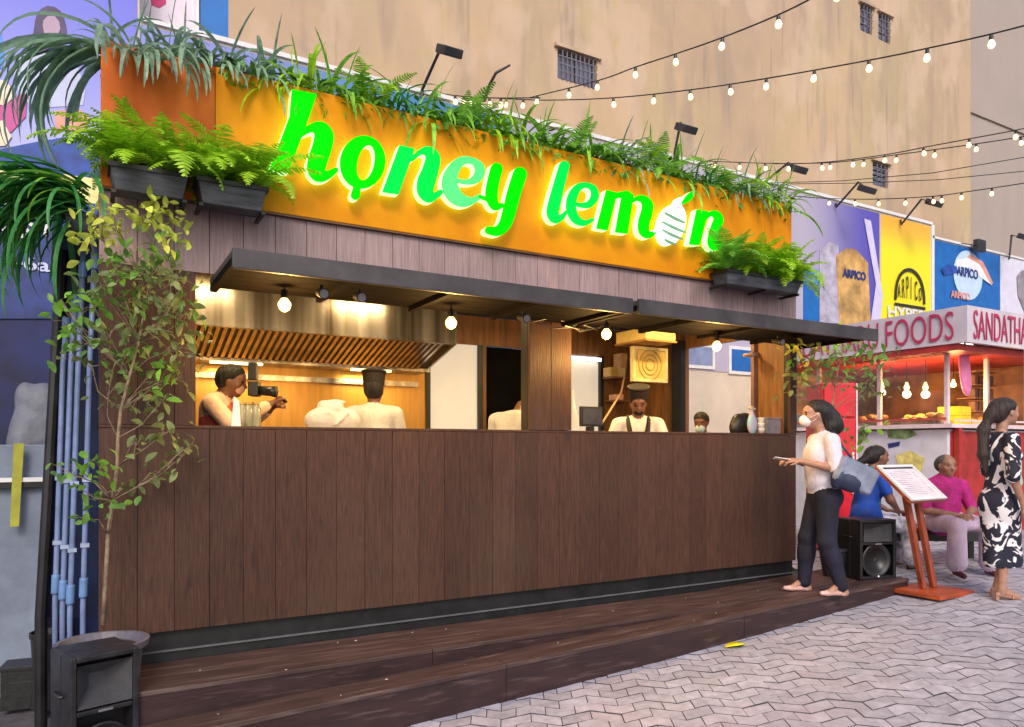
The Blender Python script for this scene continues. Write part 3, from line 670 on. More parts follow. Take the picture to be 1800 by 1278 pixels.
# exhaust hood with baffle filters
H = empty('exhaust_hood', (1.7, 1.6, 2.5), 0, 'long stainless steel exhaust hood with ribbed baffle filters over the left hatch', 'exhaust hood')
bx_('hood_face', steel, .42, 2.93, 1.28, 1.30, 2.77, 3.235, parent=H)
bx_('hood_body', steel, .42, 2.93, 1.301, 2.34, 2.90, 3.235, parent=H)
bx_('lower_rail', steel, .42, 3.0, 2.0, 2.34, 2.55, 2.58, parent=H); bx_('upper_lip', steel, .42, 2.93, 1.27, 1.34, 2.745, 2.769, parent=H)
m = MB(); m.prism([(2.935, 1.28, 3.235), (2.935, 1.28, 2.745), (2.935, 2.0, 2.55), (2.935, 2.34, 2.55), (2.935, 2.34, 3.235)], (.02, 0, 0)); m.build('end_panel', steel, H)
m = MB(); m.quad((.43, 1.345, 2.775), (2.93, 1.345, 2.775), (2.93, 2.0, 2.585), (.43, 2.0, 2.585)); m.build('filter_back', M('dark_baffle_gap', (.05, .02, .015), .4, .2), H)  # dark red-brown sheet behind the baffles
nr = 42; rib = None
for i in range(nr):
    x_ = .46+i*(2.44/nr); a = Vector((0, .655, -.19)).normalized(); c = Vector((x_, 1.672, 2.674))
    if rib is None:
        q = MB(); q.obox((0, 0, 0), (.015, 0, 0), a*.335, Vector((0, -a.z, a.y))*-.012); ro = q.build('baffle', lead, H, bevel=.009, seg=2); rib = ro.data
    else: ro = link('baffle', rib, H)
    ro.matrix_parent_inverse = Matrix.Translation(H.location).inverted(); ro.matrix_basis = Matrix.Translation(c)
bx_('wall_rail', steel, .06, 3.0, 2.30, 2.345, 2.42, 2.47, parent=H)
for (a, c) in ((.9, 1.35), (2.2, 2.6)): bx_('splash_lamp', E('warm_diffuser', (1, .74, .30), 3), a, c, 2.05, 2.12, 2.535, 2.549, parent=H)
for xx in (1.1, 2.4):
    l = bpy.data.lights.new('hood_light', 'AREA'); l.size = .3; l.energy = 9; l.color = (1, .68, .28); lo_ = bpy.data.objects.new('hood_light', l); col.objects.link(lo_); lo_.location = (xx, 2.08, 2.52)
# kitchen bench along the back
kb = empty('kitchen_bench', (1.6, 1.9, .7), 0, 'steel kitchen work bench along the back wall under the hood', 'kitchen bench')
bx_('worktop', steel, .3, 3.0, 1.75, 2.33, 1.55, 1.58, parent=kb)
for xx in (.34, 1.6, 2.93):
    for yy in (1.79, 2.29): bx_('leg', steel, xx-.02, xx+.02, yy-.02, yy+.02, ZB+.042, 1.549, parent=kb)
# yellow duct box, framed vent, shelf goods, laptop, broom stick, utensils
ybox = M('yellow_lit_board', (.75, .58, .22), .5, .08)
a = PX(1136, 608, 5.96)
r = empty('duct_box', (5.7, 1.0, 2.95), 0, 'yellow box duct hanging above the framed vent in the right hatch', 'duct box')
A1 = PY(1135, 574, 1.0); A2 = PY(1230, 612, 1.0)
bx_('box_body', ybox, A1.x, A2.x-.35, 1.0, 1.5, A2.z+.05, A1.z, parent=r, bevel=.006); bx_('box_rim', M('orange_brown_rim', (.40, .20, .05), .5), A1.x-.01, A2.x-.34, .99, 1.51, A2.z+.03, A2.z+.048, parent=r)
r = empty('framed_vent', (4.9, 1.2, 2.5), 0, 'square yellowish framed vent with a round boss, above the facing chef', 'vent')
A1 = PY(1116, 614, 1.3); A2 = PY(1168, 668, 1.3)
bx_('vent_panel', ybox, A1.x, A2.x, 1.3, 1.33, A2.z, A1.z, parent=r)
f = MB(); t_ = .035
f.box(A1.x-t_, A2.x+t_, 1.28, 1.34, A1.z, A1.z+t_); f.box(A1.x-t_, A2.x+t_, 1.28, 1.34, A2.z-t_, A2.z); f.box(A1.x-t_, A1.x, 1.28, 1.34, A2.z, A1.z); f.box(A2.x, A2.x+t_, 1.28, 1.34, A2.z, A1.z)
f.build('vent_frame', M('pale_yellow_frame', (.80, .70, .40), .5), r, bevel=.004)
f = MB(); cx_, cz_ = (A1.x+A2.x)/2, (A1.z+A2.z)/2
for rr in (.16, .11, .06): f.tube([(cx_+rr*math.cos(q*math.pi/12), 1.294, cz_+rr*math.sin(q*math.pi/12)) for q in range(25)], .006, 5)
f.build('vent_rings', M('ochre', (.45, .32, .08), .5), r)
f = MB(); f.tube([(cx_, 1.31, A1.z+.03), (cx_, 1.31, 3.23)], .012); f.build('hanger', black, r)
r = empty('wall_shelf', (4.7, 2.2, 2.6), 0, 'small wall shelf behind the facing chef with boxes on it', 'shelf')
A1 = PY(1070, 646, 2.2); A2 = PY(1100, 664, 2.2); bx_('shelf_board', wood_in, A1.x, A2.x, 2.1, 2.345, A2.z-.02, A2.z, parent=r); bx_('shelf_board', wood_in, A1.x+.05, A2.x, 2.1, 2.345, A2.z-.3, A2.z-.28, parent=r)
cl = [((1072, 648, 1084, 664), 'ochre carton on the wall shelf, left one', (.60, .42, .16)), ((1086, 648, 1098, 664), 'pale carton on the wall shelf, right one', (.70, .55, .35)), ((1090, 620, 1101, 646), 'upright tan box standing on the cartons of the shelf', (.55, .35, .2)), ((1082, 674, 1094, 684), 'pinkish pot on the lower shelf board', (.7, .4, .35))]
zz = [A2.z, A2.z, A2.z, A2.z-.28]
for ((a_, b_, c_, d_), lab, cc) in cl:
    q1 = PY(a_, b_, 2.15); q2 = PY(c_, d_, 2.15); hgt = q1.z-q2.z; z0 = A2.z+.001 if d_ == 664 else (A2.z+.112 if d_ == 646 else A2.z-.279)
    b = MB(); b.box(q1.x, q2.x, 2.13, 2.28, z0, z0+(.11 if d_ == 664 else hgt)); b.box(q1.x+.005, q2.x-.005, 2.128, 2.1295, z0+.02, z0+.06)
    tag(b.build('carton', M('carton_%d' % a_, cc, .6), None, bevel=.003), lab, 'box')
b = MB(); b.tube([PY(1104, 632, 1.9), PY(1092, 690, 1.5), PY(1058, 745, 1.2)], .012, 8); tag(b.build('slanted_pole', M('pale_wood', (.55, .36, .22), .5), None, True), 'long pale pole leaning diagonally behind the facing chef', 'pole')
r = empty('monitor', (4.0, .8, ZC), 0, 'dark flat screen standing on the counter right of the pillar', 'monitor')
A1 = PY(1021, 714, .6); A2 = PY(1060, 750, .6)
bx_('screen_case', black, A1.x, A2.x, .6, .63, A2.z, A1.z, parent=r, bevel=.005); bx_('screen', M('blue_grey_screen', (.07, .075, .11), .2), A1.x+.02, A2.x-.02, .594, .599, A2.z+.02, A1.z-.02, parent=r)
bx_('stand', black, (A1.x+A2.x)/2-.03, (A1.x+A2.x)/2+.03, .605, .66, ZC-.9, A2.z-.001, parent=r); 
bx_('side_table', steel, A1.x-.2, A2.x+.1, .42, .9, ZC-.93, ZC-.9, parent=r)
b = MB()
for i in range(6): b.tube([PY(1008+i*2, 756, .32), PY(1008+i*1.5, 720+i*3, .32), PY(1007+i*.8, 686+i*6, .34)], .0045, 5)
tag(b.build('white_straws', white, None), 'bunch of thin white straws against the pillar edge on the counter', 'straws')
# counter goods at the right end
A1 = PY(1346, 735, .12); A2 = PY(1384, 761, .12)
r = empty('steel_container', (A1.x, .2, ZC), 0, 'grey lidded container at the right end of the counter', 'container')
bx_('container_body', M('lilac_grey_metal', (.30, .26, .30), .4), A1.x, A2.x-.02, .10, .28, ZC+.001, A1.z-.01, parent=r, bevel=.006); bx_('container_lid', M('lilac_grey_metal', (.30, .26, .30), .4), A1.x-.006, A2.x-.014, .094, .286, A1.z-.009, A1.z+.006, parent=r, bevel=.004)
for k in range(3):
    x_ = PY(1338, 750, .07).x; z0 = ZC+.001+k*.052; m = MB(); m.lathe([(.024, 0), (.034, .042), (.036, .05), (.034, .05)], (x_, .07, z0), 16)
    tag(m.build('paper_cup', white, None, True), ['white cup at the bottom of the small stack by the grey container', 'white cup in the middle of the small stack by the grey container', 'topmost white cup of the small stack by the grey container'][k], 'cup', 'cups stacked on the counter')
P = PY(1322, 758, .10); bagm = M('teal_bag', (.10, .42, .52), .4, .3, 7, c2=(.5, .35, .55))
sdf_o = sdf_mesh([ell((0, 0, .09), (.058, .035, .10), 0, .02), cap((0, 0, .16), (-.01, 0, .235), .028, .016, 0, .02), ell((-.018, 0, .25), (.035, .018, .018), 1, .01), ell((.02, .0, .24), (.028, .016, .012), 1, .01)], .006, 'gift_bag', [bagm, M('pale_knot', (.78, .66, .48), .5)], None, True, Matrix.Translation((P.x, .10, ZC)))
tag(sdf_o, 'teal and pink knotted bag standing on the right hatch counter', 'bag')
P = PY(1303, 758, .26)
o_ = sdf_mesh([ell((0, 0, .10), (.13, .07, .12), 0, .03), ell((.06, 0, .13), (.09, .06, .10), 0, .03), ell((-.05, 0, .15), (.06, .05, .06), 0, .03), ell((-.08, .0, .07), (.07, .05, .08), 0, .03)], .01, 'black_bag', blackpl, None, True, Matrix.Translation((P.x, .26, ZC-.02)))
tag(o_, 'rounded black bag behind the teal bag on the right counter', 'bag')
o_ = sdf_mesh([ell((-.04, 0, .08), (.17, .12, .11), 0, .03), ell((.11, 0, .08), (.12, .11, .10), 0, .03), ell((.0, 0, .17), (.10, .09, .06), 0, .02), ell((.03, .0, .225), (.07, .05, .025), 0, .015), ell((-.06, 0, .20), (.05, .05, .04), 0, .02), cap((.04, 0, .20), (.11, 0, .235), .02, .008, 0, .015), cap((-.16, -.05, .10), (-.05, -.11, .14), .012, .012, 0, .012), cap((.0, -.12, .05), (.1, -.10, .14), .012, .012, 0, .012)], .012, 'plastic_sack', M('white_plastic', (.80, .76, .78), .4, .05, 20, bump=.6), None, True, Matrix.Translation(PY(583, 762, .75)+Vector((0, 0, .02))))
tag(o_, 'bulging white plastic sack beside the chef with his back turned', 'sack')
b = MB(); q = PY(583, 762, .75); b.box(q.x-.35, q.x+.45, .60, .95, q.z-.04, q.z); 
for xx in (q.x-.32, q.x+.42): b.box(xx-.02, xx+.02, .62, .66, ZB+.041, q.z-.041); b.box(xx-.02, xx+.02, .89, .93, ZB+.041, q.z-.041)
tag(b.build('prep_table', steel), 'steel preparation table below the white plastic sack', 'table')
# grey wall fan / lamp seen in the doorway corner
P = PX(1322, 622, 5.9); m = MB(); m.tube([P+Vector((.09, 0, 0)), P, P+Vector((-.06, -.02, -.02))], .02); m.lathe([(.02, -.02), (.06, -.015), (.075, .0), (.06, .015), (.02, .02)], P+Vector((-.06, -.02, -.02)), 16); tag(m.build('wall_lamp', M('pinkish_metal', (.45, .30, .28), .4)), 'small round wall lamp in the dark corner right of the doorway', 'wall lamp')

# ------------------------------------------------------------------ sign board and letters
SG = empty('sign_board', (3, 0, ZT), 0, 'orange sign board with glowing green script lettering above the hatches', 'sign')
b = MB(); b.box(.64, 5.60, -.05, -.01, ZT+.002, ZS); b.build('panel', orange, SG, bevel=.004)
b = MB(); b.box(.01, .637, -.05, -.01, ZT+.002, ZS); b.build('panel', orange2, SG, bevel=.004)['label'] = 'left end of the board, coloured darker for its different light'
b = MB(); b.box(5.603, 5.98, -.05, -.01, ZT+.002, ZS); b.build('panel', orange, SG, bevel=.004)
b = MB(); b.box(0, XW, -.045, .02, ZT-.011, ZT+.001); b.build('drip_edge', M('rusty_brown_trim', (.13, .06, .02), .5), SG)
b = MB(); b.box(.03, 5.96, -.008, .04, ZT+.002, ZS-.03); b.build('back_frame', black, SG)
for xx in (1.5, 3.0, 4.5):
    for zz in (ZT+.12, ZS-.12): pass
gr_f = M('lit_green_face', (.0, .12, .0), .6, 0, emit=(.0, 1.0, .0), estr=.68, spec=.05)
gr_t = M('lit_teal_green_face', (.0, .2, .03), .6, .1, 3, emit=(.0, 1.0, .06), estr=.62, spec=.05)
gr_p = M('lit_pale_green_face', (.08, .40, .14), .5, .1, 3, emit=(.03, .95, .14), estr=.55, spec=.1)
edge = E('lit_pale_edge', (.62, 1.0, .42), .85); edgew = M('lit_white_face', (.8, .9, .85), .4, .02, emit=(.85, 1, .92), estr=.6)
YF, TH = -.155, .066; halo = E('lime_backlight', (.55, 1, .12), 2.3)
L_ = [
 ('h', gr_f, [('p', [(514, 158), (556, 166), (541, 210), (506, 303), (475, 298), (510, 205)]), ('s', [(520, 242, 6), (534, 232, 6), (549, 225, 8), (562, 226, 13), (569.5, 238, 17), (567, 256, 17.5), (561, 275, 17.5), (556, 295, 16.5), (561, 308, 12), (575, 308, 8), (590, 299, 5)])]),
 ('o', gr_f, [('e', 637.5, 285, 40, 47, 10), ('x', 643, 286, 14.5, 31, 12), ('s', [(628, 326, 6), (625, 343, 8.5)])]),
 ('n', gr_t, [('p', [(703, 256), (728, 262), (700, 341), (673, 337)])]+[('s', [(724, 280, 4), (738, 268, 5), (752, 266, 9), (761, 277, 13), (757, 298, 14.5), (749, 321, 16), (748, 338, 13.5), (757, 348, 8), (774, 338, 5)])]),
 ('e', gr_p, [('s', [(801, 317, 4), (823, 320, 5), (840, 311, 9), (843, 295, 9), (831, 283, 6), (812, 283, 8), (797, 298, 11), (790, 321, 14), (797, 341, 14), (812, 353, 11), (830, 353, 6.5), (843, 345, 4)])]),
 ('y', gr_f, [('s', [(873, 297, 11), (867, 320, 11), (864, 344, 11), (870, 362, 8), (882, 361, 4.5)]), ('s', [(844, 346, 3.5), (856, 350, 4)]), ('s', [(914, 306, 12.5), (904, 337, 12.5), (894, 376, 12), (887, 395, 11), (875, 406, 9), (859, 405, 7)])]),
 ('l', gr_t, [('s', [(992, 292, 9.5), (984, 320, 10), (976, 351, 11), (971.5, 374, 11), (977, 385, 8), (988, 381, 5), (997, 370, 3)])]),
 ('e', gr_t, [('s', [(1016, 360, 4), (1034, 360, 6), (1045, 347, 7.5), (1043, 332, 6.5), (1030, 325.5, 5), (1016, 330, 7), (1006, 347, 9), (1004, 367, 9), (1012, 385, 8), (1027, 392, 5.5), (1042, 386, 3)])]),
 ('m', gr_f, [('p', [(1066, 335), (1084, 339), (1067.5, 404), (1049, 401)]), ('p', [(1094, 340), (1113, 342), (1102.5, 410), (1082, 407.5)]), ('s', [(1078, 350, 3), (1088, 343, 5), (1102, 343, 8)]), ('s', [(1111, 354, 3), (1120, 349, 4.5), (1130, 350, 7), (1138, 359, 10), (1137, 373, 10.5), (1132, 390, 10.5), (1132, 406, 9.5), (1141, 413, 6), (1153, 406, 3)])]),
 ('lemon', edgew, [('e', 1183, 394, 22, 37, 14), ('s', [(1192, 358, 4), (1195, 350, 3)]), ('s', [(1160, 404, 3), (1150, 406, 2.5)])]),
 ('n', gr_f, [('p', [(1225, 369), (1244, 372), (1229.5, 430), (1212, 429)]), ('s', [(1241, 384, 3), (1249, 376, 4.5), (1258, 377, 7), (1263, 386, 9), (1258, 401, 9.5), (1253, 419, 9.5), (1254, 431, 8.5), (1263, 433, 6), (1272, 428, 3)])]),
]
for k, (nm, fm, it) in enumerate(L_):
    lt = letter('letter', it, [fm, edge if nm != 'lemon' else edgew, halo], SG, YF-.001*k, TH)
    lt['label'] = {'h': 'tall green letter h', 'lemon': 'white striped lemon in place of an o', 'y': 'green letter y with a hooked tail', 'm': 'green letter m', 'l': 'tall green letter l'}.get(nm, 'green script letter '+nm)
    if nm == 'lemon':
        gs = M('grey_green_stripe', (.18, .36, .22), .4, .1)
        for a, b_ in (((1170, 374), (1204, 391)), ((1166, 390), (1205, 408)), ((1166, 404), (1200, 420)), ((1170, 421), (1188, 429))):
            letter('stripe', [('s', [(a[0], a[1], 1.4), ((a[0]+b_[0])/2, (a[1]+b_[1])/2+1, 2.2), (b_[0], b_[1], 1.5)])], [gs, gs], lt, YF-.018, .009, .5)
        letter('lemon_leaf', [('s', [(1200, 357, 2.5), (1211, 347, 6), (1217, 339, 3)])], [gr_f, edge], lt, YF-.006, .06, .6)
# unseen green point lights added in front of the letters to tint the board
for (u, v) in ((520, 235), (560, 270), (638, 290), (700, 300), (752, 310), (812, 320), (890, 340), (980, 340), (1025, 360), (1075, 375), (1125, 380), (1184, 395), (1240, 405)):
    P = PY(u, v, -.30); l = bpy.data.lights.new('added_letter_fill', 'POINT'); l.energy = .2; l.color = (.35, 1, .12); l.shadow_soft_size = .08
    lo_ = bpy.data.objects.new('added_letter_fill', l); col.objects.link(lo_); lo_.location = P
# ------------------------------------------------------------------ steps in front of the stall
def tz(x): return .272+.039*x
X0, X1 = .12, 6.72
s1 = empty('lower_step', (3.4, -.4, 0), 0, 'long lower step of dark red-brown painted boards along the stall front', 'step')
b = MB(); nb = 3
for i in range(nb):
    xa, xb = X0+(X1-X0)*i/nb, X0+(X1-X0)*(i+1)/nb-.004
    for (ya, yb) in ((-.80, -.535), (-.531, -.27), (-.266, -.0)):
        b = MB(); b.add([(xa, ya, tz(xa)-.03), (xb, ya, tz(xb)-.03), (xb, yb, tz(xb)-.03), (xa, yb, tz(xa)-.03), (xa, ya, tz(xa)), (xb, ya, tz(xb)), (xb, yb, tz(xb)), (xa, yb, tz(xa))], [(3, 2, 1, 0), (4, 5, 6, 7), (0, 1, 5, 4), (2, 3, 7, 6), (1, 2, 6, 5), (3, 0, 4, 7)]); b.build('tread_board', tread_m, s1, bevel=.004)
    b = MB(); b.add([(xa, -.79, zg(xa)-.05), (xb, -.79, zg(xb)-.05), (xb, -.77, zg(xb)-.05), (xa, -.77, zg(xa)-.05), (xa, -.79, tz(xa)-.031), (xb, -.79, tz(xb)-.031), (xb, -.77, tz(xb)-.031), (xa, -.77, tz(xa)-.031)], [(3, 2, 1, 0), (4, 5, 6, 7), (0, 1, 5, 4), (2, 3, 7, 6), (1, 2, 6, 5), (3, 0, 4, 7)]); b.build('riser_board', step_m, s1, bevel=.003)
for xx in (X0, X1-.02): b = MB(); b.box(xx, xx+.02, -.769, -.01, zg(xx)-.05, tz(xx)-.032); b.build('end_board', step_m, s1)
s2 = empty('upper_step', (2.4, -.27, 0), 0, 'upper step board close under the stall, sinking into the lower step at the right', 'step')
for (xa, xb) in ((.14, 1.9), (1.904, 3.6), (3.604, 4.75)):
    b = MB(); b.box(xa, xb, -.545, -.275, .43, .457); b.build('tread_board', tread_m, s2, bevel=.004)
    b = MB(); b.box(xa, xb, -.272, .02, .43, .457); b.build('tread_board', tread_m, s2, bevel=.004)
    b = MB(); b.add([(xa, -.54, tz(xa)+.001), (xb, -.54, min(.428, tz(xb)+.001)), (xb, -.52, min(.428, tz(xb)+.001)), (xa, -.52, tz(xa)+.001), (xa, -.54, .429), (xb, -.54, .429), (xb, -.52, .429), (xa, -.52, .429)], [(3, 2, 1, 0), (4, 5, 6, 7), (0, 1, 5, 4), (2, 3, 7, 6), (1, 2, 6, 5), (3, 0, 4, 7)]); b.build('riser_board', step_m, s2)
b = MB(); random.seed(5)
for i in range(26):
    x_ = random.uniform(.5, 5.5); y_ = random.uniform(-.78, -.05); z_ = (tz(x_) if y_ < -.55 else max(.457, tz(x_)))+.001; r_ = random.uniform(.003, .008)
    b.box(x_, x_+r_*random.uniform(1, 2.5), y_, y_+r_, z_, z_+.002)
tag(b.build('litter_specks', M('pale_litter', (.6, .55, .5), .8), None), 'scattered pale crumbs on the dark steps', 'litter', kind='stuff')
P = PD(1290, 1140, 5.75)
def leafpoly(P, L, W, mat, name, rz):
    b = MB(); n = 7; vs = []; fs = []
    for i in range(n+1):
        t = i/n; w_ = W*math.sin(math.pi*min(.98, max(.04, t)))**.7; z_ = .008+.012*math.sin(t*3.1)+.006*t
        vs += [(t*L-L/2, -w_, z_+.006), (t*L-L/2, 0, z_), (t*L-L/2, w_, z_+.005)]
    for i in range(n):
        for j in range(2): fs.append((i*3+j, i*3+j+1, i*3+j+4, i*3+j+3))
    b.add(vs, fs); o = b.build(name, mat, None, True); o.location = P; o.rotation_euler = (0, 0, rz); s_ = o.modifiers.new('s', 'SOLIDIFY'); s_.thickness = .002; return o
x_, y_ = P.x, -.90
tag(leafpoly((x_, y_, zg(x_)+.004), .19, .05, M('bright_yellow_leaf', (.85, .75, .01), .6, .05), 'fallen_leaf', R(-8)), 'single bright yellow leaf lying on the paving at the step foot', 'leaf')

# ------------------------------------------------------------------ loudspeakers
def speaker(loc, rz, w_, h_, d_, lab, mat):
    WORLD[0] = False
    r = empty('loudspeaker', loc, rz, lab, 'speaker', 'black loudspeakers')
    m = MB(); m.box(-w_/2, w_/2, -d_/2+.14, d_/2, 0, h_); m.build('cabinet', mat, r, bevel=.018, seg=3)
    f = MB(); t = .03; y0, y1 = -d_/2, -d_/2+.141
    f.box(-w_/2, -w_/2+t, y0, y1, .0, h_); f.box(w_/2-t, w_/2, y0, y1, .0, h_); f.box(-w_/2+t, w_/2-t, y0, y1, h_-t, h_); f.box(-w_/2+t, w_/2-t, y0, y1, 0, t); f.box(-w_/2+t, w_/2-t, y0+.004, y1, h_*.575, h_*.61)
    f.build('front_frame', mat, r, bevel=.006)
    # horn: flared rectangle opening above
    hz, hh, hw = h_*.78, h_*.155, w_*.40
    def rect(s, y): return [(-hw*s, y, hz-hh*s), (hw*s, y, hz-hh*s), (hw*s, y, hz+hh*s), (-hw*s, y, hz+hh*s)]
    q = MB(); lv = [(1.0, y0+.006), (.92, y0+.03), (.66, y0+.08), (.30, y0+.135)]; vs = []
    for s, y in lv: vs += rect(s, y)
    fs = [(i*4+j, i*4+(j+1) % 4, (i+1)*4+(j+1) % 4, (i+1)*4+j) for i in range(3) for j in range(4)]+[(12, 13, 14, 15)]
    q.add(vs, fs); q.build('horn', M('grey_horn', (.07, .07, .08), .3, .1), r)
    q = MB(); cz = h_*.31; q.lathe([(w_*.41, 0), (w_*.40, .012), (w_*.37, .014), (w_*.34, .004), (w_*.12, -.02), (w_*.11, -.008), (w_*.02, .004)], (0, 0, 0), 28)
    o = q.build('woofer', blackpl, r, True); o.matrix_basis = Matrix.Translation((0, y0+.035, cz)) @ Matrix.Rotation(R(90), 4, 'X')
    q = MB(); q.box(-.035, .035, y0-.003, y0+.003, h_*.585, h_*.60); q.build('badge', M('silver_badge', (.6, .6, .62), .3, metal=.8), r)
    q = MB(); q.lathe([(.012, 0), (.012, .006), (.006, .01)], (0, 0, 0), 10); o = q.build('jack_knob', M('silver_badge', (.6, .6, .62), .3), r); o.matrix_basis = Matrix.Translation((0, y0+.0, h_*.045)) @ Matrix.Rotation(R(90), 4, 'X')
    for s in (-1, 1):
        q = MB(); q.tube([(s*(w_/2+.002), -.06, h_*.7), (s*(w_/2+.016), -.05, h_*.7), (s*(w_/2+.016), .05, h_*.7), (s*(w_/2+.002), .06, h_*.7)], .008, 6); q.build('handle', mat, r)
    WORLD[0] = True; return r
spk = M('worn_black_cabinet', (.020, .019, .024), .42, .25, 14, bump=.15)
c = PD(166, 786, 3.95); speaker((c.x+.0, c.y+.0, zg(c.x)), R(17), .33, .72, .34, 'large black loudspeaker standing upright in the bottom left corner below the potted tree', spk)
c = PD(1522, 786, 7.18); speaker((c.x, c.y, tz(c.x)+.001), R(-16), .40, .565, .34, 'black loudspeaker on the step behind the woman in the white shirt', M('black_cabinet', (.010, .010, .013), .4, .2))

# ------------------------------------------------------------------ left side: pipes, post, barrier, boxes
pipe_m = M('blue_grey_pvc', (.17, .23, .42), .4, .12, 8)
pl = [[(168, 425), (158, 640), (146, 1068)], [(147, 440), (138, 640), (123, 1080)], [(134, 520), (125, 640), (110, 1072)], [(118, 560), (111, 640), (97, 1062)]]
names = ['rightmost', 'second from the right', 'third from the right', 'leftmost']
for k, pp in enumerate(pl):
    y_ = .25+.06*k; pts = [PY(u, v, y_) for u, v in pp]; r = empty('drain_pipe', pts[-1], 0, names[k]+' of the four blue-grey plastic pipes beside the stall', 'pipe', 'four upright plastic pipes')
    m = MB(); m.tube(pts+[Vector((pts[-1].x, pts[-1].y, zg(0)+.03))], .0165, 12); m.build('pipe_run', pipe_m, r, True)
    for (u, v, h_) in ((pp[-1][0]+1, pp[-1][1]-35, .06), (pp[0][0]-1, pp[0][1]+(35 if k < 2 else 12), .05)):
        q = PY(u, v, y_); t_ = (pts[0]-pts[-1]).normalized(); m = MB(); m.tube([q-t_*h_, q-t_*h_*.8, q+t_*h_*.8, q+t_*h_], [.0235, .025, .025, .0235], 14); m.build('coupling', M('blue_coupling', (.13, .24, .48), .4, .1), r, True)
    for v in (845, 960):
        q = pts[1]+(pts[-1]-pts[1])*((v-640)/430); m = MB(); m.obox(q, (.024, 0, 0), (0, .022, 0), (0, 0, .012)); m.build('clamp', M('pale_clamp', (.35, .42, .6), .4), r)
b = MB(); a = [PY(178, 400, .62), PY(100, 400, .62), PY(78, 1085, .62), PY(170, 1085, .62)]; b.prism(a, (0, .04, 0)); tag(b.build('navy_board', M('deep_navy_panel', (.008, .02, .08), .45, .3, 3)), 'dark navy board standing behind the four plastic pipes', 'board')
b = MB(); t0, t1 = PY(110, 440, .55), PY(72, 1085, .55); b.tube([t0, t1, Vector((t1.x, t1.y, 0))], .036, 10); tag(b.build('black_post', black), 'black post left of the plastic pipes, slightly tilted', 'post')
b = MB(); c = PD(84, 1110, 5.0); c.z = 0; b.lathe([(.085, .24), (.10, .50), (.108, .50), (.108, .535), (.10, .535), (.095, .50)], (c.x, c.y, 0), 20); b.lathe([(.07, .0), (.10, .03), (.085, .24)], (c.x, c.y, 0), 20); tag(b.build('black_bucket', blackpl, None, False), 'black bucket at the foot of the black post', 'bucket')
c = PD(52, 1175, 5.2); b = MB(); b.box(-.15, .13, -.11, .11, 0, .27); b.box(-.16, .14, -.12, .12, .271, .295); b.box(-.1, .08, -.112, -.1105, .08, .19)
o = b.build('black_crate', blackpl, None, bevel=.01); o.location = (c.x, c.y, zg(c.x)); o.rotation_euler = (0, 0, R(-8)); tag(o, 'black plastic crate on the ground at the far left', 'crate')
ba = empty('concrete_barrier', (-4, 2.3, 0), 0, 'blue-grey concrete barrier wall at the far left', 'barrier')
for i in range(5): x_ = -.34-i*1.5; m = MB(); m.box(x_-1.49, x_, 2.2, 2.35, -.3, 1.80); m.build('panel', concrete, ba, bevel=.008)
m = MB(); m.box(-8, -.36, 2.12, 2.16, 1.50, 1.535); m.build('guard_rail', M('white_rail', (.75, .75, .78), .4, .05), ba); m = MB(); m.box(-8, -.36, 2.13, 2.199, 1.455, 1.499); m.build('guard_rail_black_strip', black, ba)  # black strip along the lower side of the white rail
a, c = PY(24, 786, 2.11), PY(34, 925, 2.11); m = MB(); m.add([(a.x-.0, 2.11, a.z), (a.x+.07, 2.105, a.z), (a.x+.05, 2.10, 1.5), (a.x-.02, 2.10, 1.5)], [(0, 1, 2, 3)]); m.prism([(a.x-.0, 2.112, a.z+.03), (a.x+.07, 2.112, a.z+.03), (a.x+.035, 2.112, c.z), (a.x-.025, 2.112, c.z)], (0, -.006, 0)); m.v = m.v[4:]; m.f = [tuple(i-4 for i in f) for f in m.f[1:]]; m.m = m.m[1:]
tag(m.build('yellow_strap', M('yellow_strap', (.36, .36, .04), .6, .15)), 'faded yellow strap hanging over the barrier rail', 'strap')
q = PY(66, 780, 2.75)
tp = sdf_mesh([ell((0, 0, .05), (.20, .16, .40), 0, .1), ell((.05, 0, .38), (.14, .12, .16), 0, .08), ell((-.09, 0, .40), (.08, .1, .14), 0, .06), ell((.12, -.03, .2), (.09, .1, .2), 0, .06), ell((-.1, -.06, -.1), (.12, .12, .4), 0, .06), rbox((0, 0, -.9), (.17, .13, .95), .05, 0, .1)], .02, 'covered_stack', M('dirty_grey_tarpaulin', (.14, .15, .19), .6, .08, 9, bump=.7), None, True, Matrix.Translation(q)); tag(tp, 'grey tarpaulin-covered stack standing behind the barrier', 'tarpaulin')
b = MB(); b.tube([Vector((PD(u, v, 3.9+i*.28).x, PD(u, v, 3.9+i*.28).y, zg(0)+.012)) for i, (u, v) in enumerate(((70, 1300), (72, 1272), (80, 1245), (98, 1222), (130, 1212)))], .007, 6); tag(b.build('cable', black, None, True), 'thin black cable curving over the ground beside the big loudspeaker', 'cable')

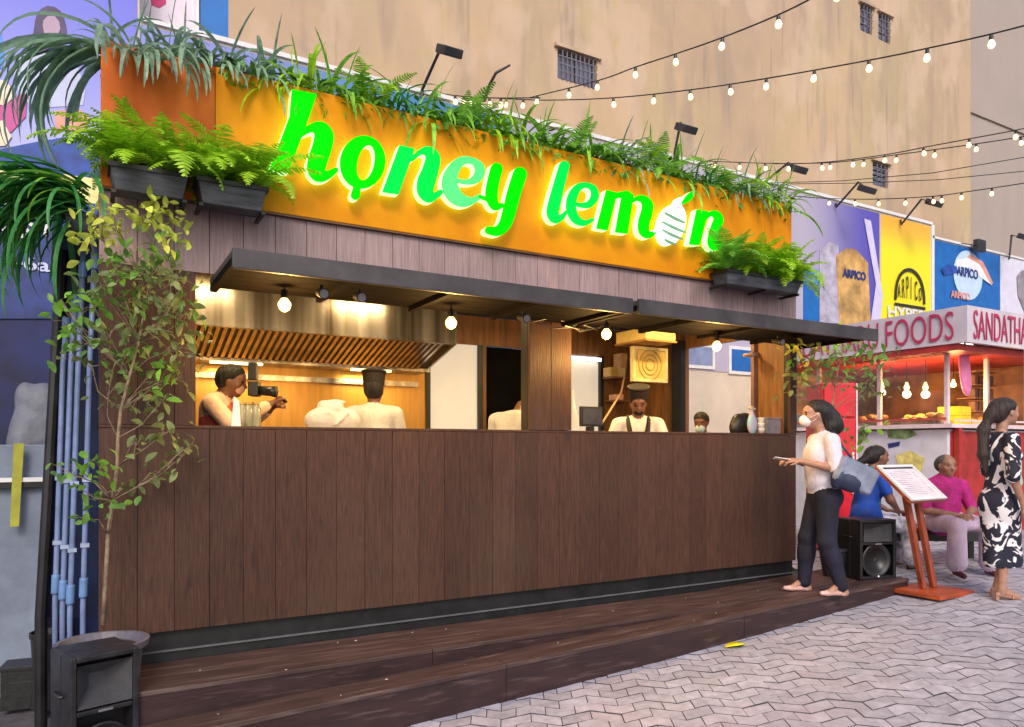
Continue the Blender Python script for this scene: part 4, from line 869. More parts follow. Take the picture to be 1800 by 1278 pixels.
# ------------------------------------------------------------------ leaves
def leafmat(n, c, c2, rough=.45, k=.25):
    m = M(n, c, rough, .15, 9, rand=k, c2=c2); t = m.node_tree; N = t.nodes; L = t.links
    tl = N.new('ShaderNodeBsdfTranslucent'); L.new(outsock(m), tl.inputs[0]); ms_ = N.new('ShaderNodeMixShader'); ms_.inputs[0].default_value = .42; L.new(N['Principled BSDF'].outputs[0], ms_.inputs[1]); L.new(tl.outputs[0], ms_.inputs[2]); L.new(ms_.outputs[0], N['Material Output'].inputs[0])
    return m
lf_green = leafmat('mid_green_leaf', (.28, .58, .06), (.13, .34, .045)); lf_dark = leafmat('deep_green_leaf', (.075, .32, .08), (.035, .18, .05))
lf_grey = leafmat('glaucous_leaf', (.32, .48, .34), (.16, .27, .19)); lf_lime = leafmat('lime_green_frond', (.44, .70, .03), (.22, .44, .02))
lf_yel = leafmat('young_yellow_leaf', (.80, .84, .16), (.58, .70, .08)); lf_ol = leafmat('olive_leaf', (.26, .34, .12), (.13, .18, .06)); lf_tree = leafmat('tree_leaf_green', (.20, .42, .08), (.10, .24, .05))
bark = M('pale_bark', (.27, .20, .13), .8, .25, 25, bump=.4)
def strap_mesh(e0, e1, W, fold=.3, n=10, sway=0):
    # unit-length strap leaf in the x-z plane: elevation goes from e0 to e1 along it
    b = MB(); p = Vector((0, 0, 0)); vs = []; fs = []
    for i in range(n+1):
        t = i/n; e = R(e0+(e1-e0)*t**1.1); w_ = W*(.55+1.2*t)*(1-t)**.6 if t > .4 else W*(.6+.5*t); w_ = max(w_, .002)
        nrm = Vector((-math.sin(e), 0, math.cos(e))); y_ = sway*t*t
        vs += [p+Vector((0, y_-w_, 0))+nrm*w_*fold, p+Vector((0, y_, 0)), p+Vector((0, y_+w_, 0))+nrm*w_*fold]
        p = p+Vector((math.cos(e), 0, math.sin(e)))/n
    for i in range(n):
        for j in range(2): fs.append((i*3+j, i*3+j+1, i*3+j+4, i*3+j+3))
    b.add(vs, fs); me = bpy.data.meshes.new('leaf'); me.from_pydata(b.v, [], b.f); me.update(); smooth(me); return me
def variants(mat, W, kinds):
    out = []
    for e0, e1, sw in kinds: me = strap_mesh(e0, e1, W, .35, 10, sw); me.materials.append(mat); out.append(me)
    return out
K_ARCH = [(75, -60, .05), (60, -75, -.08), (70, -30, .1), (45, -80, 0), (55, -50, -.05)]; K_UP = [(85, 55, .03), (80, 30, -.05), (88, 70, 0)]; K_HANG = [(30, -88, .05), (10, -85, -.05), (45, -88, .08), (20, -70, 0)]
st = {m.name: (variants(m, .036 if m is not lf_dark else .026, K_ARCH), variants(m, .022, K_UP), variants(m, .038 if m is not lf_dark else .026, K_HANG)) for m in (lf_green, lf_dark, lf_grey, lf_lime)}
def place(par, me, off, az, sc_, tilt=0, name='leaf', roll=0):
    o = bpy.data.objects.new(name, me); col.objects.link(o); o.parent = par
    o.matrix_basis = Matrix.Translation(off) @ Matrix.Rotation(az, 4, 'Z') @ Matrix.Rotation(tilt, 4, 'Y') @ Matrix.Rotation(roll, 4, 'X') @ Matrix.Scale(sc_, 4); return o
# fern frond: arching rib with many pinnae
def frond_mesh(e0, e1, mat, n=22, W=.17):
    b = MB(); p = Vector((0, 0, 0)); P_ = []
    for i in range(n+1):
        t = i/n; e = R(e0+(e1-e0)*t); P_.append((p.copy(), Vector((math.cos(e), 0, math.sin(e))), Vector((-math.sin(e), 0, math.cos(e))))); p = p+P_[-1][1]/n
    b.tube([q[0] for q in P_], [.006*(1-.8*i/n)+.001 for i in range(n+1)], 3)
    for i in range(2, n+1):
        t = i/n; L_ = W*math.sin(math.pi*(.12+.88*t)*.97)**.8*random.uniform(.85, 1.1)+.01; q, f, nn = P_[i]
        for s in (-1, 1):
            d = (Vector((0, s, 0))+f*.35+nn*random.uniform(-.25, .1)).normalized(); w_ = f*.018
            b.add([q-w_, q+w_, q+d*L_*.6+w_*.9-nn*.01, q+d*L_-nn*.02, q+d*L_*.6-w_*.9-nn*.01], [(0, 1, 2, 3, 4)])
    me = bpy.data.meshes.new('frond'); me.from_pydata(b.v, [], b.f); me.materials.append(mat); me.update(); return me
random.seed(11)
fr = {m.name: [frond_mesh(e0, e1, m) for e0, e1 in ((75, -35), (60, -55), (85, 10), (50, -30), (70, -70))] for m in (lf_lime, lf_green)}
soil = M('dark_soil', (.035, .022, .015), .95, .3, 20, bump=.5); terr = M('terracotta', (.38, .13, .05), .75, .2, 8)
planter_m = M('dark_blue_grey_planter', (.075, .08, .105), .5, .3, 4, bump=.1, stretch=(1, 3, 6))
def trough(name, x0, x1, y0, y1, z0, z1, lab, cat='planter'):
    r = empty(name, ((x0+x1)/2, y0, z0), 0, lab, cat); cx_ = (x0+x1)/2
    b = MB(); t = .03
    b.add([(x0+t, y0+t, z0), (x1-t, y0+t, z0), (x1-t, y1-t, z0), (x0+t, y1-t, z0), (x0, y0, z1), (x1, y0, z1), (x1, y1, z1), (x0, y1, z1), (x0+.02, y0+.02, z1), (x1-.02, y0+.02, z1), (x1-.02, y1-.02, z1), (x0+.02, y1-.02, z1), (x0+.03, y0+.03, z1-.03), (x1-.03, y0+.03, z1-.03), (x1-.03, y1-.03, z1-.03), (x0+.03, y1-.03, z1-.03)],
          [(3, 2, 1, 0)]+[(i, (i+1) % 4, 4+(i+1) % 4, 4+i) for i in range(4)]+[(4+i, 4+(i+1) % 4, 8+(i+1) % 4, 8+i) for i in range(4)]+[(8+i, 8+(i+1) % 4, 12+(i+1) % 4, 12+i) for i in range(4)])
    b.build('trough_body', planter_m, r, bevel=.004)
    b = MB(); b.box(x0-.008, x1+.008, y0-.008, y0-.001, z1-.02, z1+.006); b.box(x0-.008, x0-.001, y0, y1, z1-.02, z1+.006); b.box(x1+.001, x1+.008, y0, y1, z1-.02, z1+.006); b.build('rim', black, r)
    b = MB(); b.box(x0+.031, x1-.031, y0+.031, y1-.031, z1-.05, z1-.028); b.build('soil', soil, r); return r
trough('planter', .05, .46, -.27, -.06, 3.245, 3.385, 'dark planter trough below the left end of the orange sign, the left one of two'); trough('planter', .51, .91, -.27, -.06, 3.245, 3.385, 'dark planter trough below the left end of the orange sign, nearer the letter h')
trough('planter', 4.87, 5.86, -.27, -.06, 3.245, 3.36, 'long dark planter trough below the right end of the orange sign')
b = MB(); 
for xx in (.07, .44, .53, .89, 4.9, 5.4, 5.83): bx_('bracket', black, xx-.012, xx+.012, -.25, -.03, 3.225, 3.243, parent=ST)
def fern(x, y, z, R_, n, mt, lab, seed, big=1.0):
    random.seed(seed); r = empty('fern', (x, y, z), 0, lab, 'fern', 'ferns in the planter troughs')
    b = MB(); b.lathe([(.05, 0), (.07, .05), (.05, .09), (.02, .10)], (0, 0, -.02), 9); cr_ = b.build('crown', soil, None); cr_.parent = r
    for i in range(n): az_ = 2*math.pi*i/n+random.uniform(-.3, .3); place(r, random.choice(fr[mt.name]), (random.uniform(-.03, .03), random.uniform(-.02, .02), .02), az_, R_*random.uniform(.65, 1.1), random.uniform(-.25, .35), 'frond')
    for i in range(9): place(r, fr[mt.name][2 if i % 2 else 0], (random.uniform(-.07, .07), random.uniform(-.03, .03), .02), random.uniform(0, 6.28), R_*random.uniform(.7, 1.0), random.uniform(-.2, .0), 'frond')
    return r
fl = [(.12, 'lime fern at the left end of the left planter'), (.32, 'lime fern in the right half of the left planter'), (.60, 'lime fern in the second planter, beside its neighbour trough'), (.83, 'lime fern in the second planter closest to the letter h')]
for k, (x_, lab) in enumerate(fl): fern(x_, -.17, 3.36, .50, 26, lf_lime, lab, 20+k)
for k, (x_, lab) in enumerate(((5.0, 'fern at the left end of the right-hand planter, nearest the word lemon'), (5.3, 'full lime fern in the middle left of the right-hand planter'), (5.58, 'full lime fern in the middle right of the right-hand planter'), (5.82, 'lime fern spilling past the right end of the right-hand planter'))):
    fern(x_, -.17, 3.335, .52, 26, lf_lime if k else lf_green, lab, 30+k)
# trough on top of the sign and its plants
r = empty('roof_trough', (3, .1, 4.0), 0, 'long plant trough hidden behind the top edge of the orange sign', 'planter'); bx_('trough_body', black, .02, 6.05, .045, .28, 3.95, 4.14, parent=r); bx_('soil', soil, .05, 6.0, .07, .26, 4.141, 4.15, parent=r)
kinds = 'left end above the planters'
spots = [.15, .42, .68, .95, 1.2, 1.45, 1.7, 1.95, 2.2, 2.45, 2.7, 2.95, 3.2, 3.45, 3.7, 3.95, 4.2, 4.45, 4.7, 4.95, 5.2, 5.45, 5.7, 5.95]
above = ['the left end of the sign', 'the left planter', 'the gap between the left planters', 'the second planter', 'the space before letter h', 'the stem of letter h', 'the arch of letter h', 'the first letter o', 'the first letter n', 'the right leg of the first letter n', 'the letter e of the first word', 'the letter y', 'the tail side of letter y', 'the gap between the two words', 'the letter l', 'the letter e of the second word', 'the letter m', 'the right leg of letter m', 'the striped lemon', 'the last letter n', 'the left end of the right planter', 'the middle of the right planter', 'the right part of the right planter', 'the right end of the sign']
for k, x_ in enumerate(spots):
    random.seed(100+k); mt = [lf_green, lf_dark, lf_green, lf_grey, lf_lime, lf_green][k % 6] if k > 2 else lf_grey
    isf = k in (6, 9, 13, 17, 20)
    if not isf:
        r = empty('strap_leaf_plant', (x_, .12, 4.14), 0, 'strap-leaved plant on the sign top above '+above[k], 'plant', 'plants along the top of the sign'); A_, U_, H_ = st[mt.name]
        n = 42
        for i in range(n):
            az_ = random.uniform(0, 2*math.pi) if i % 3 else R(-90)+random.uniform(-.9, .9)
            v_ = random.random(); me = random.choice(A_) if v_ < .62 else (random.choice(U_) if v_ < (.76 if k > 10 else .70) else random.choice(H_))
            place(r, me, (random.uniform(-.12, .12), random.uniform(-.06, .06), 0), az_, random.uniform(.28, .58)*(.9 if k < 2 else 1), random.uniform(-.1, .2), 'leaf')
    else:
        r = empty('fern', (x_, .1, 4.14), 0, 'fern on the sign top above '+above[k], 'fern', 'plants along the top of the sign')
        for i in range(18): place(r, random.choice(fr[lf_green.name if k % 2 else lf_lime.name]), (random.uniform(-.08, .08), random.uniform(-.05, .05), 0), 2*math.pi*i/18+random.uniform(-.3, .3), random.uniform(.34, .52), random.uniform(-.2, .3), 'frond')
# small leafy filler plants: creeper along the sign's top edge
random.seed(77); b = MB()
for i in range(2600):
    x_ = random.uniform(.6, 6.0); t = random.random(); c = Vector((x_+random.gauss(0, .03), random.uniform(-.10, .25), 4.17+random.gauss(.03, .05)-(.06 if random.random() < .3 else 0)))
    a = random.uniform(0, 6.28); e = random.uniform(-1.2, .6); d = Vector((math.cos(a)*math.cos(e), math.sin(a)*math.cos(e), math.sin(e))); s = d.cross(Vector((0, 0, 1))).normalized(); L_ = random.uniform(.05, .10)
    b.add([c, c+d*L_*.5+s*L_*.22, c+d*L_, c+d*L_*.5-s*L_*.22], [(0, 1, 2, 3)])
o = b.build('trailing_foliage', M('trailing_green', (.13, .31, .05), .5, .2, 5, island=.5, c2=(.06, .16, .03))); tag(o, 'low tangled foliage filling the gaps along the sign top', 'foliage', kind='stuff')
# big glaucous plant at the top left corner
r = empty('strap_leaf_plant', (.0, .05, 4.12), 0, 'large grey-green strap plant drooping off the top left corner of the sign', 'plant'); A_, U_, H_ = st[lf_grey.name]; random.seed(5)
for i in range(34):
    az_ = R(168)+random.gauss(0, .35) if i % 5 else random.uniform(0, 2.4); me = A_[3] if i % 6 == 0 else random.choice([H_[0], H_[1], H_[3]])
    place(r, me, (random.uniform(-.08, .14), random.uniform(-.12, .06), 0), az_, random.uniform(.5, .95), random.uniform(.1, .5))
for i in range(22): place(r, random.choice(H_), (random.uniform(.0, .55), random.uniform(-.16, -.08), 0), R(-90)+random.uniform(-.6, .6), random.uniform(.3, .62), random.uniform(.1, .5))
for i in range(14): place(r, H_[1], (random.uniform(-.16, .0), random.uniform(-.16, .1), 0), R(180)+random.uniform(-.5, .3), random.uniform(.6, .95), random.uniform(.5, .9))
for (dx, sc_) in ((.22, 1.0), (.38, .9)): place(r, U_[2], (dx, 0, 0), 0, sc_)
# dark green fountain of leaves hanging at the stall's left corner
r = empty('strap_leaf_plant', (-.10, .12, 3.22), 0, 'dense dark green grassy plant cascading at the left side of the stall', 'plant'); A_, U_, H_ = st[lf_dark.name]; A2 = st[lf_green.name][0]; random.seed(6)
for i in range(165):
    az_ = R(176)+random.gauss(0, .6); me = random.choice([A_[1], A_[3], A_[4]] if i % 4 else A2[3:]) if i % 3 else random.choice(H_)
    place(r, me, (random.uniform(-.10, .06), random.uniform(-.12, .15), random.uniform(-.06, .1)), az_, random.uniform(.45, .95), random.uniform(.2, .75))
tr = trough('side_planter', -.18, -.01, .06, .26, 3.06, 3.16, 'dark planter at the stall\'s left corner under the cascading plant')
# ------------------------------------------------------------------ small trees
lm = MB(); vs = []
for i in range(5): t = i/4; w_ = .26*math.sin(math.pi*min(.97, max(.05, t)))**.8; vs += [(t, -w_, .06*math.sin(t*3)-.12*t*t+w_*.25), (t, 0, .06*math.sin(t*3)-.12*t*t), (t, w_, .06*math.sin(t*3)-.12*t*t+w_*.25)]
leaf_me = {}
for m in (lf_yel, lf_ol, lf_tree, lf_green):
    me = bpy.data.meshes.new('leaf'); me.from_pydata(vs, [], [(i*3+j, i*3+j+1, i*3+j+4, i*3+j+3) for i in range(4) for j in range(2)]); me.materials.append(m); me.update(); smooth(me); leaf_me[m.name] = me
def rndrot(): return Euler((random.uniform(-1.3, 1.3), random.uniform(-1.2, 1.2), random.uniform(0, 6.28))).to_matrix().to_4x4()
def small_tree(lab, y, trunk, clusters, grp_stuff, dj=.16, L=(.042, .085), seed=1):
    random.seed(seed); T_ = [PY(u, v, y) for u, v, _ in trunk]; r = empty('small_tree', T_[0], 0, lab, 'tree')
    m = MB(); m.tube(T_, [q[2] for q in trunk], 9); m.build('trunk', bark, r, True); tw = MB(); spots_ = []
    for (u, v, rr, n, mk, ti) in clusters:
        c = PY(u, v, y+random.uniform(-dj, dj)); s_ = T_[ti]; mid = s_.lerp(c, .5)+Vector((random.uniform(-.04, .04), random.uniform(-.04, .04), random.uniform(-.03, .05)))
        rb = trunk[ti][2]*.45; b_ = MB(); b_.tube([s_, s_.lerp(mid, .6), mid, mid.lerp(c, .6), c], [rb, rb*.8, rb*.6, rb*.4, .002], 6); b_.build('branch', bark, r, True)
        R_ = 1.35*rr*(c-CAM).dot(FW)/FPX
        for i in range(int(n*(1.2 if v < 560 else .9))):
            d = Vector((random.gauss(0, .5), random.gauss(0, .6), random.gauss(0, .5))); q = c+d*R_
            if i % 4 == 0: tw.tube([mid.lerp(c, random.uniform(.3, 1)), (c+q)/2+Vector((0, 0, .01)), q], [.0025, .002, .001], 4)
            spots_.append((q, mk))
    tag(tw.build('twigs', bark, r), kind='stuff')
    random.shuffle(spots_); rest_ = {}
    for i, (q, mk) in enumerate(spots_):
        s = random.uniform(*L); mm = Matrix.Translation(q) @ rndrot() @ Matrix.Scale(s, 4)
        if i < grp_stuff: o = bpy.data.objects.new('leaf', leaf_me[mk.name]); col.objects.link(o); o.parent = r; o.matrix_parent_inverse = Matrix.Translation(T_[0]).inverted(); o.matrix_basis = mm
        else:
            rest_.setdefault(mk.name, MB()).add([mm @ Vector(p) for p in vs], [(i*3+j, i*3+j+1, i*3+j+4, i*3+j+3) for i in range(4) for j in range(2)])
    if rest_:
        allm = MB(); mats_ = []
        for k, (nme, q) in enumerate(rest_.items()): allm.cm = k; allm.add(q.v, q.f); mats_.append(MATS[nme])
        tag(allm.build('leaves', mats_, r, True), kind='stuff')
    return r
tr1 = [(181, 1098, .012), (186, 1010, .0115), (190, 940, .011), (198, 880, .0105), (206, 820, .010), (207, 770, .009), (212, 720, .008), (228, 660, .007), (244, 600, .006), (258, 520, .005), (270, 440, .0035), (276, 400, .002)]
cl1 = [(172, 400, 26, 22, lf_yel, 9), (195, 388, 18, 16, lf_yel, 9), (205, 405, 18, 14, lf_yel, 9), (150, 425, 18, 12, lf_yel, 8), (250, 378, 20, 18, lf_yel, 10), (284, 370, 20, 18, lf_yel, 10), (300, 412, 20, 18, lf_yel, 10), (262, 392, 16, 10, lf_yel, 10),
       (240, 455, 26, 20, lf_tree, 9), (200, 470, 26, 20, lf_green, 8), (290, 450, 26, 20, lf_green, 9), (265, 500, 30, 26, lf_ol, 9), (310, 490, 26, 18, lf_ol, 9), (220, 530, 34, 26, lf_tree, 8), (170, 500, 26, 16, lf_ol, 8),
       (165, 540, 24, 18, lf_green, 7), (120, 570, 24, 18, lf_green, 7), (100, 535, 14, 7, lf_green, 7), (140, 600, 28, 20, lf_tree, 7), (185, 590, 28, 20, lf_ol, 7), (300, 540, 34, 28, lf_ol, 8), (335, 550, 22, 16, lf_tree, 8), (340, 590, 20, 12, lf_ol, 8),
       (260, 580, 34, 26, lf_ol, 8), (310, 610, 30, 22, lf_ol, 7), (220, 620, 30, 18, lf_tree, 7), (270, 650, 32, 22, lf_tree, 6), (285, 670, 24, 18, lf_green, 6), (160, 640, 28, 16, lf_ol, 6), (320, 660, 22, 12, lf_ol, 6), (240, 700, 28, 16, lf_ol, 6), (190, 690, 26, 12, lf_ol, 5),
       (270, 720, 24, 12, lf_ol, 5), (290, 760, 26, 12, lf_ol, 4), (240, 770, 20, 8, lf_ol, 4), (310, 800, 30, 16, lf_ol, 3), (335, 790, 18, 8, lf_ol, 3), (265, 830, 30, 14, lf_ol, 3), (180, 820, 26, 12, lf_green, 3), (150, 835, 26, 14, lf_green, 3), (110, 830, 20, 8, lf_tree, 3), (160, 870, 22, 10, lf_tree, 3), (200, 890, 20, 10, lf_tree, 2), (150, 915, 16, 7, lf_tree, 2), (215, 860, 22, 10, lf_ol, 3)]
small_tree('slender potted tree with yellow-green top leaves in front of the stall\'s left corner', -.26, tr1, cl1, 300, seed=4)
c = PY(180, 1110, -.26)
pt_ = empty('plant_pot', (c.x, -.26, zg(0)), 0, 'wide round lilac-grey plant pot behind the large loudspeaker', 'plant pot')
m = MB(); m.lathe([(.13, .0), (.19, .50), (.205, .66), (.235, .665), (.24, .70), (.215, .70), (.20, .66)], (c.x, -.26, zg(0)), 32); m.build('pot_body', M('lilac_grey_pot', (.13, .12, .155), .5, .15), pt_, False)
m = MB(); m.lathe([(.199, .655), (.12, .675), (.02, .68)], (c.x, -.26, zg(0)), 20); m.build('soil', soil, pt_)
random.seed(9)
for i in range(14):
    a = random.uniform(0, 6.28); q = random.uniform(.03, .17); m = MB(); s = random.uniform(.010, .02); m.lathe([(s*.6, -s*.5), (s, 0), (s*.6, s*.6)], (c.x+q*math.cos(a), -.26+q*math.sin(a), zg(0)+.685), 7); m.build('pebble', M('pale_pebble', (.45, .42, .42), .7, rand=.3), pt_)
tr2 = [(1466, 985, .012), (1466, 860, .011), (1464, 760, .010), (1462, 720, .009), (1468, 680, .007), (1475, 640, .004)]
cl2 = [(1410, 625, 22, 24, lf_yel, 4), (1440, 605, 20, 16, lf_yel, 5), (1405, 655, 20, 18, lf_ol, 3), (1425, 640, 22, 20, lf_tree, 4), (1470, 625, 24, 24, lf_green, 5), (1500, 615, 24, 24, lf_green, 5), (1520, 640, 26, 26, lf_tree, 4), (1545, 620, 18, 14, lf_tree, 5), (1495, 660, 24, 20, lf_tree, 3), (1530, 665, 20, 16, lf_ol, 3), (1400, 685, 18, 12, lf_ol, 2), (1455, 655, 18, 14, lf_ol, 4), (1565, 640, 14, 8, lf_ol, 4), (1520, 690, 16, 10, lf_ol, 2), (1420, 670, 18, 14, lf_ol, 3), (1490, 760, 24, 12, lf_ol, 1), (1520, 770, 24, 12, lf_green, 1), (1500, 790, 20, 8, lf_green, 1), (1545, 690, 14, 8, lf_ol, 3), (1480, 590, 14, 10, lf_yel, 5)]
small_tree('small bushy tree at the stall right end behind the woman in white', -.28, tr2, cl2, 150, seed=8, L=(.05, .10))
c = PY(1466, 985, -.28); m = MB(); m.lathe([(.10, .0), (.14, .24), (.155, .25), (.155, .28), (.13, .28), (.12, .25)], (c.x, -.28, tz(c.x) if c.x < 6.7 else zg(c.x)), 24); tag(m.build('plant_pot', blackpl, None, False), 'black round pot of the small tree at the stall\'s right end', 'plant pot')

# ------------------------------------------------------------------ string lights and cables
bulb_on = E('warm_white_bulb', (1, .74, .38), 1.5)
m = MB(); m.lathe([(.010, .0), (.020, -.012), (.022, -.05), (.018, -.055)], (0, 0, 0), 10); o = m.build('socket', black); sock_me = o.data; bpy.data.objects.remove(o)
m = MB(); m.lathe([(.016, -.052), (.026, -.07), (.036, -.10), (.030, -.125), (.012, -.14)], (0, 0, 0), 12); o = m.build('bulb', bulb_on, None, True); bulb_me = o.data; bpy.data.objects.remove(o)
def strand(lab, pts, bulbs, sc_=1.0, r_=.006):
    P_ = [PD(*p) for p in pts]; r = empty('string_lights', P_[0], 0, lab, 'string lights', 'festoon strings over the yard')
    # smooth curve through the points
    pp = [P_[0]*2-P_[1]]+P_+[P_[-1]*2-P_[-2]]; C_ = []
    for i in range(1, len(pp)-2):
        a, b, c, d = pp[i-1:i+3]
        for q in range(8): t = q/8; C_.append(.5*((2*b)+(c-a)*t+(2*a-5*b+4*c-d)*t*t+(3*b-a-3*c+d)*t**3))
    C_.append(P_[-1]); m = MB(); m.tube(C_, r_, 6); m.build('cable', black, r, True)
    U_ = [uv(p)[0] for p in C_]
    for ub in bulbs:
        for i in range(len(C_)-1):
            if min(U_[i], U_[i+1]) <= ub <= max(U_[i], U_[i+1]) and U_[i] != U_[i+1]:
                q = C_[i].lerp(C_[i+1], (ub-U_[i])/(U_[i+1]-U_[i])); s = bpy.data.objects.new('socket', sock_me); col.objects.link(s); s.parent = r; s.matrix_basis = Matrix.Translation(q-P_[0]-Vector((0, 0, r_*.6))) @ Matrix.Rotation(random.uniform(-.12, .12), 4, 'X') @ Matrix.Rotation(random.uniform(-.12, .12), 4, 'Y') @ Matrix.Scale(sc_*.70, 4)
                g_ = bpy.data.objects.new('bulb', bulb_me); col.objects.link(g_); g_.parent = s; break
strand('highest string of warm bulbs rising to the top edge of the view', [(930, 172, 8.7), (1050, 142, 7.6), (1117, 118, 7.0), (1187, 95, 6.5), (1270, 66, 5.9), (1368, 26, 5.3), (1440, -10, 4.9), (1560, -75, 4.3)], [945, 1000, 1050, 1117, 1187, 1270, 1368, 1470], 1.0)
strand('second string of warm bulbs crossing below the highest one', [(860, 172, 9.2), (960, 176, 8.9), (1078, 172, 8.3), (1213, 158, 7.6), (1347, 138, 7.0), (1527, 106, 6.3), (1630, 85, 5.9), (1742, 60, 5.5), (1850, 32, 5.2)], [890, 920, 1078, 1150, 1213, 1283, 1347, 1432, 1527, 1630, 1742], 1.05)
strand('long low string of bulbs starting among the plants right of the word lemon', [(1240, 283, 10.5), (1345, 287, 9.8), (1440, 286, 9.4), (1555, 272, 9.0), (1640, 256, 8.6), (1710, 243, 8.3), (1800, 226, 8.0), (1900, 205, 7.6)], [1258, 1300, 1345, 1386, 1444, 1500, 1555, 1623, 1704, 1786], 1.0)
strand('string of bulbs running close beneath the long low one', [(1360, 288, 10.2), (1457, 286, 9.8), (1518, 280, 9.5), (1576, 272, 9.2), (1643, 263, 9.0), (1715, 253, 8.7), (1800, 240, 8.4), (1900, 224, 8.0)], [1459, 1519, 1576, 1643, 1716, 1794], .95)
strand('lowest string of bulbs just over the hoarding posters', [(1395, 345, 10.8), (1460, 349, 10.4), (1543, 350, 10.0), (1640, 345, 9.4), (1700, 337, 9.2), (1800, 322, 8.8), (1900, 305, 8.4)], [1458, 1503, 1544, 1592, 1640, 1655, 1690, 1744, 1806], .95)
strand('short string of bulbs glimpsed through the plants above letters n and e', [(745, 160, 9.0), (800, 168, 8.8), (860, 172, 8.6), (950, 172, 8.2)], [758, 772, 786, 800, 815, 830, 845, 860, 880], 1.1)
for k, (pts, lab) in enumerate((([(1345, 322, 10), (1480, 318, 9.6), (1640, 304, 9), (1850, 268, 8)], 'upper bare black cable between the bulb strings'), ([(1350, 324, 10.2), (1500, 322, 9.8), (1650, 316, 9.2), (1850, 296, 8.3)], 'lower bare black cable between the bulb strings'))):
    m = MB(); m.tube([PD(*p) for p in pts], .005, 5); tag(m.build('overhead_cable', black, None, True), lab, 'cable', 'bare cables over the yard')
# ------------------------------------------------------------------ neighbouring food kiosk
KX, KY = 8.85, -.18; BX, BYK = 9.2, .25; KZ = .62
KI = empty('food_kiosk', (BX, BYK, KZ), 0, 'white and red lit food kiosk at the right with tall red lettering on its fascia', 'food kiosk')
fas = M('lilac_white_fascia', (.58, .53, .60), .5, .06, 3); maroon = M('crimson_lettering', (.45, .03, .10), .5, .05); red_b = M('deep_red_panel', (.40, .03, .025), .45, .15); warm_in = M('warm_kiosk_wall', (.40, .20, .10), .6, .35, 2)
bx_('fascia', fas, KX, KX+.06, KY, 3.0, 3.01, 3.44, parent=KI); bx_('fascia', fas, KX+.061, 13.5, KY, KY+.06, 3.01, 3.44, parent=KI)
bx_('roof', M('grey_roof', (.25, .24, .25), .6), KX+.07, 13.5, KY+.07, 2.98, 3.30, 3.34, parent=KI); bx_('valance', red_b, KX+.02, 13.5, KY+.11, 2.98, 2.93, 3.008, parent=KI) 
Ml = Matrix.Translation((KX-.012, 2.60, 3.085)) @ Matrix.Rotation(R(-90), 4, 'Z') @ Matrix.Rotation(R(90), 4, 'X')
# each word cut and set so that the run of letters ends at the corner as on the sign
def word(s, x0y, endy, h_, M_base, nm):
    c_me = text(s, h_, .006, nm, maroon, None, Matrix(), 1, -.002); me = c_me.data; xs_ = [v.co.x for v in me.vertices]; ys_ = [v.co.y for v in me.vertices]; w_ = max(xs_)-min(xs_); hh = max(ys_)-min(ys_)
    me.transform(Matrix.Translation((-min(xs_), -min(ys_), 0))); me.transform(Matrix.Diagonal(((endy-x0y)/w_, h_/hh, 1, 1))); me.transform(M_base @ Matrix.Translation((x0y, 0, 0))); me.update()
    c_me.parent = KI; c_me.matrix_parent_inverse = Matrix.Translation(KI.location).inverted(); return c_me
Mside = Matrix.Translation((KX-.012, 3.0, 3.055)) @ Matrix.Rotation(R(-90), 4, 'Z') @ Matrix.Rotation(R(90), 4, 'X')
word('FOODS', 3.0-.83, 3.0+.03, .34, Mside, 'lettering'); word('SANDATHARU', .42, 3.0-.93, .34, Mside, 'lettering')
Mfr = Matrix.Translation((KX, KY-.012, 3.055)) @ Matrix.Rotation(R(90), 4, 'X'); word('SANDATHARU', .12, 1.62, .34, Mfr, 'lettering'); word('FOODS', 1.85, 2.65, .34, Mfr, 'lettering')
bx_('counter_body', M('white_printed_panel', (.62, .62, .72), .5, .06), BX, 13.3, BYK, 2.9, zg(9)-.05, 2.0, parent=KI)
bx_('counter_front', red_b, BX+.06, 13.3, BYK-.012, BYK-.002, zg(9), 1.98, parent=KI)
bx_('counter_top', pinkw, BX-.08, 13.3, BYK-.10, 2.9, 2.02, 2.07, parent=KI)
bx_('back_wall', warm_in, BX+.1, 13.3, 2.86, 2.9, 2.071, 3.29, parent=KI); bx_('ceiling', warm_in, BX, 13.3, BYK, 2.85, 3.26, 3.29, parent=KI)
bx_('inner_wall', warm_in, 11.4, 11.45, BYK+.1, 2.85, 2.071, 3.25, parent=KI)
for (x_, y_) in ((BX, BYK), (BX, 1.15), (BX, 2.1), (BX+.9, BYK), (BX+2.1, BYK), (BX+3.4, BYK)): bx_('post', pinkw, x_-.02, x_+.03, y_-.02, y_+.03, 2.071, 3.255, parent=KI, bevel=.004)
bx_('corner_post', red_b, BX+.10, BX+.17, BYK-.09, BYK-.02, zg(9), 2.019, parent=KI)
gl = M('clear_glass', (.92, .95, .95), .03, 0, trans=1)
for (a_, c_) in ((BYK+.03, 1.13), (1.18, 2.08), (2.13, 2.85)): bx_('glass_pane', gl, BX, BX+.006, a_, c_, 2.072, 3.0, parent=KI)
bx_('rail', M('red_frame', (.45, .08, .08), .4), BX-.03, BX-.021, BYK, 2.8, 2.12, 2.15, parent=KI); bx_('rail', pinkw, BX-.03, 13.2, BYK-.11, BYK-.101, 2.10, 2.125, parent=KI)
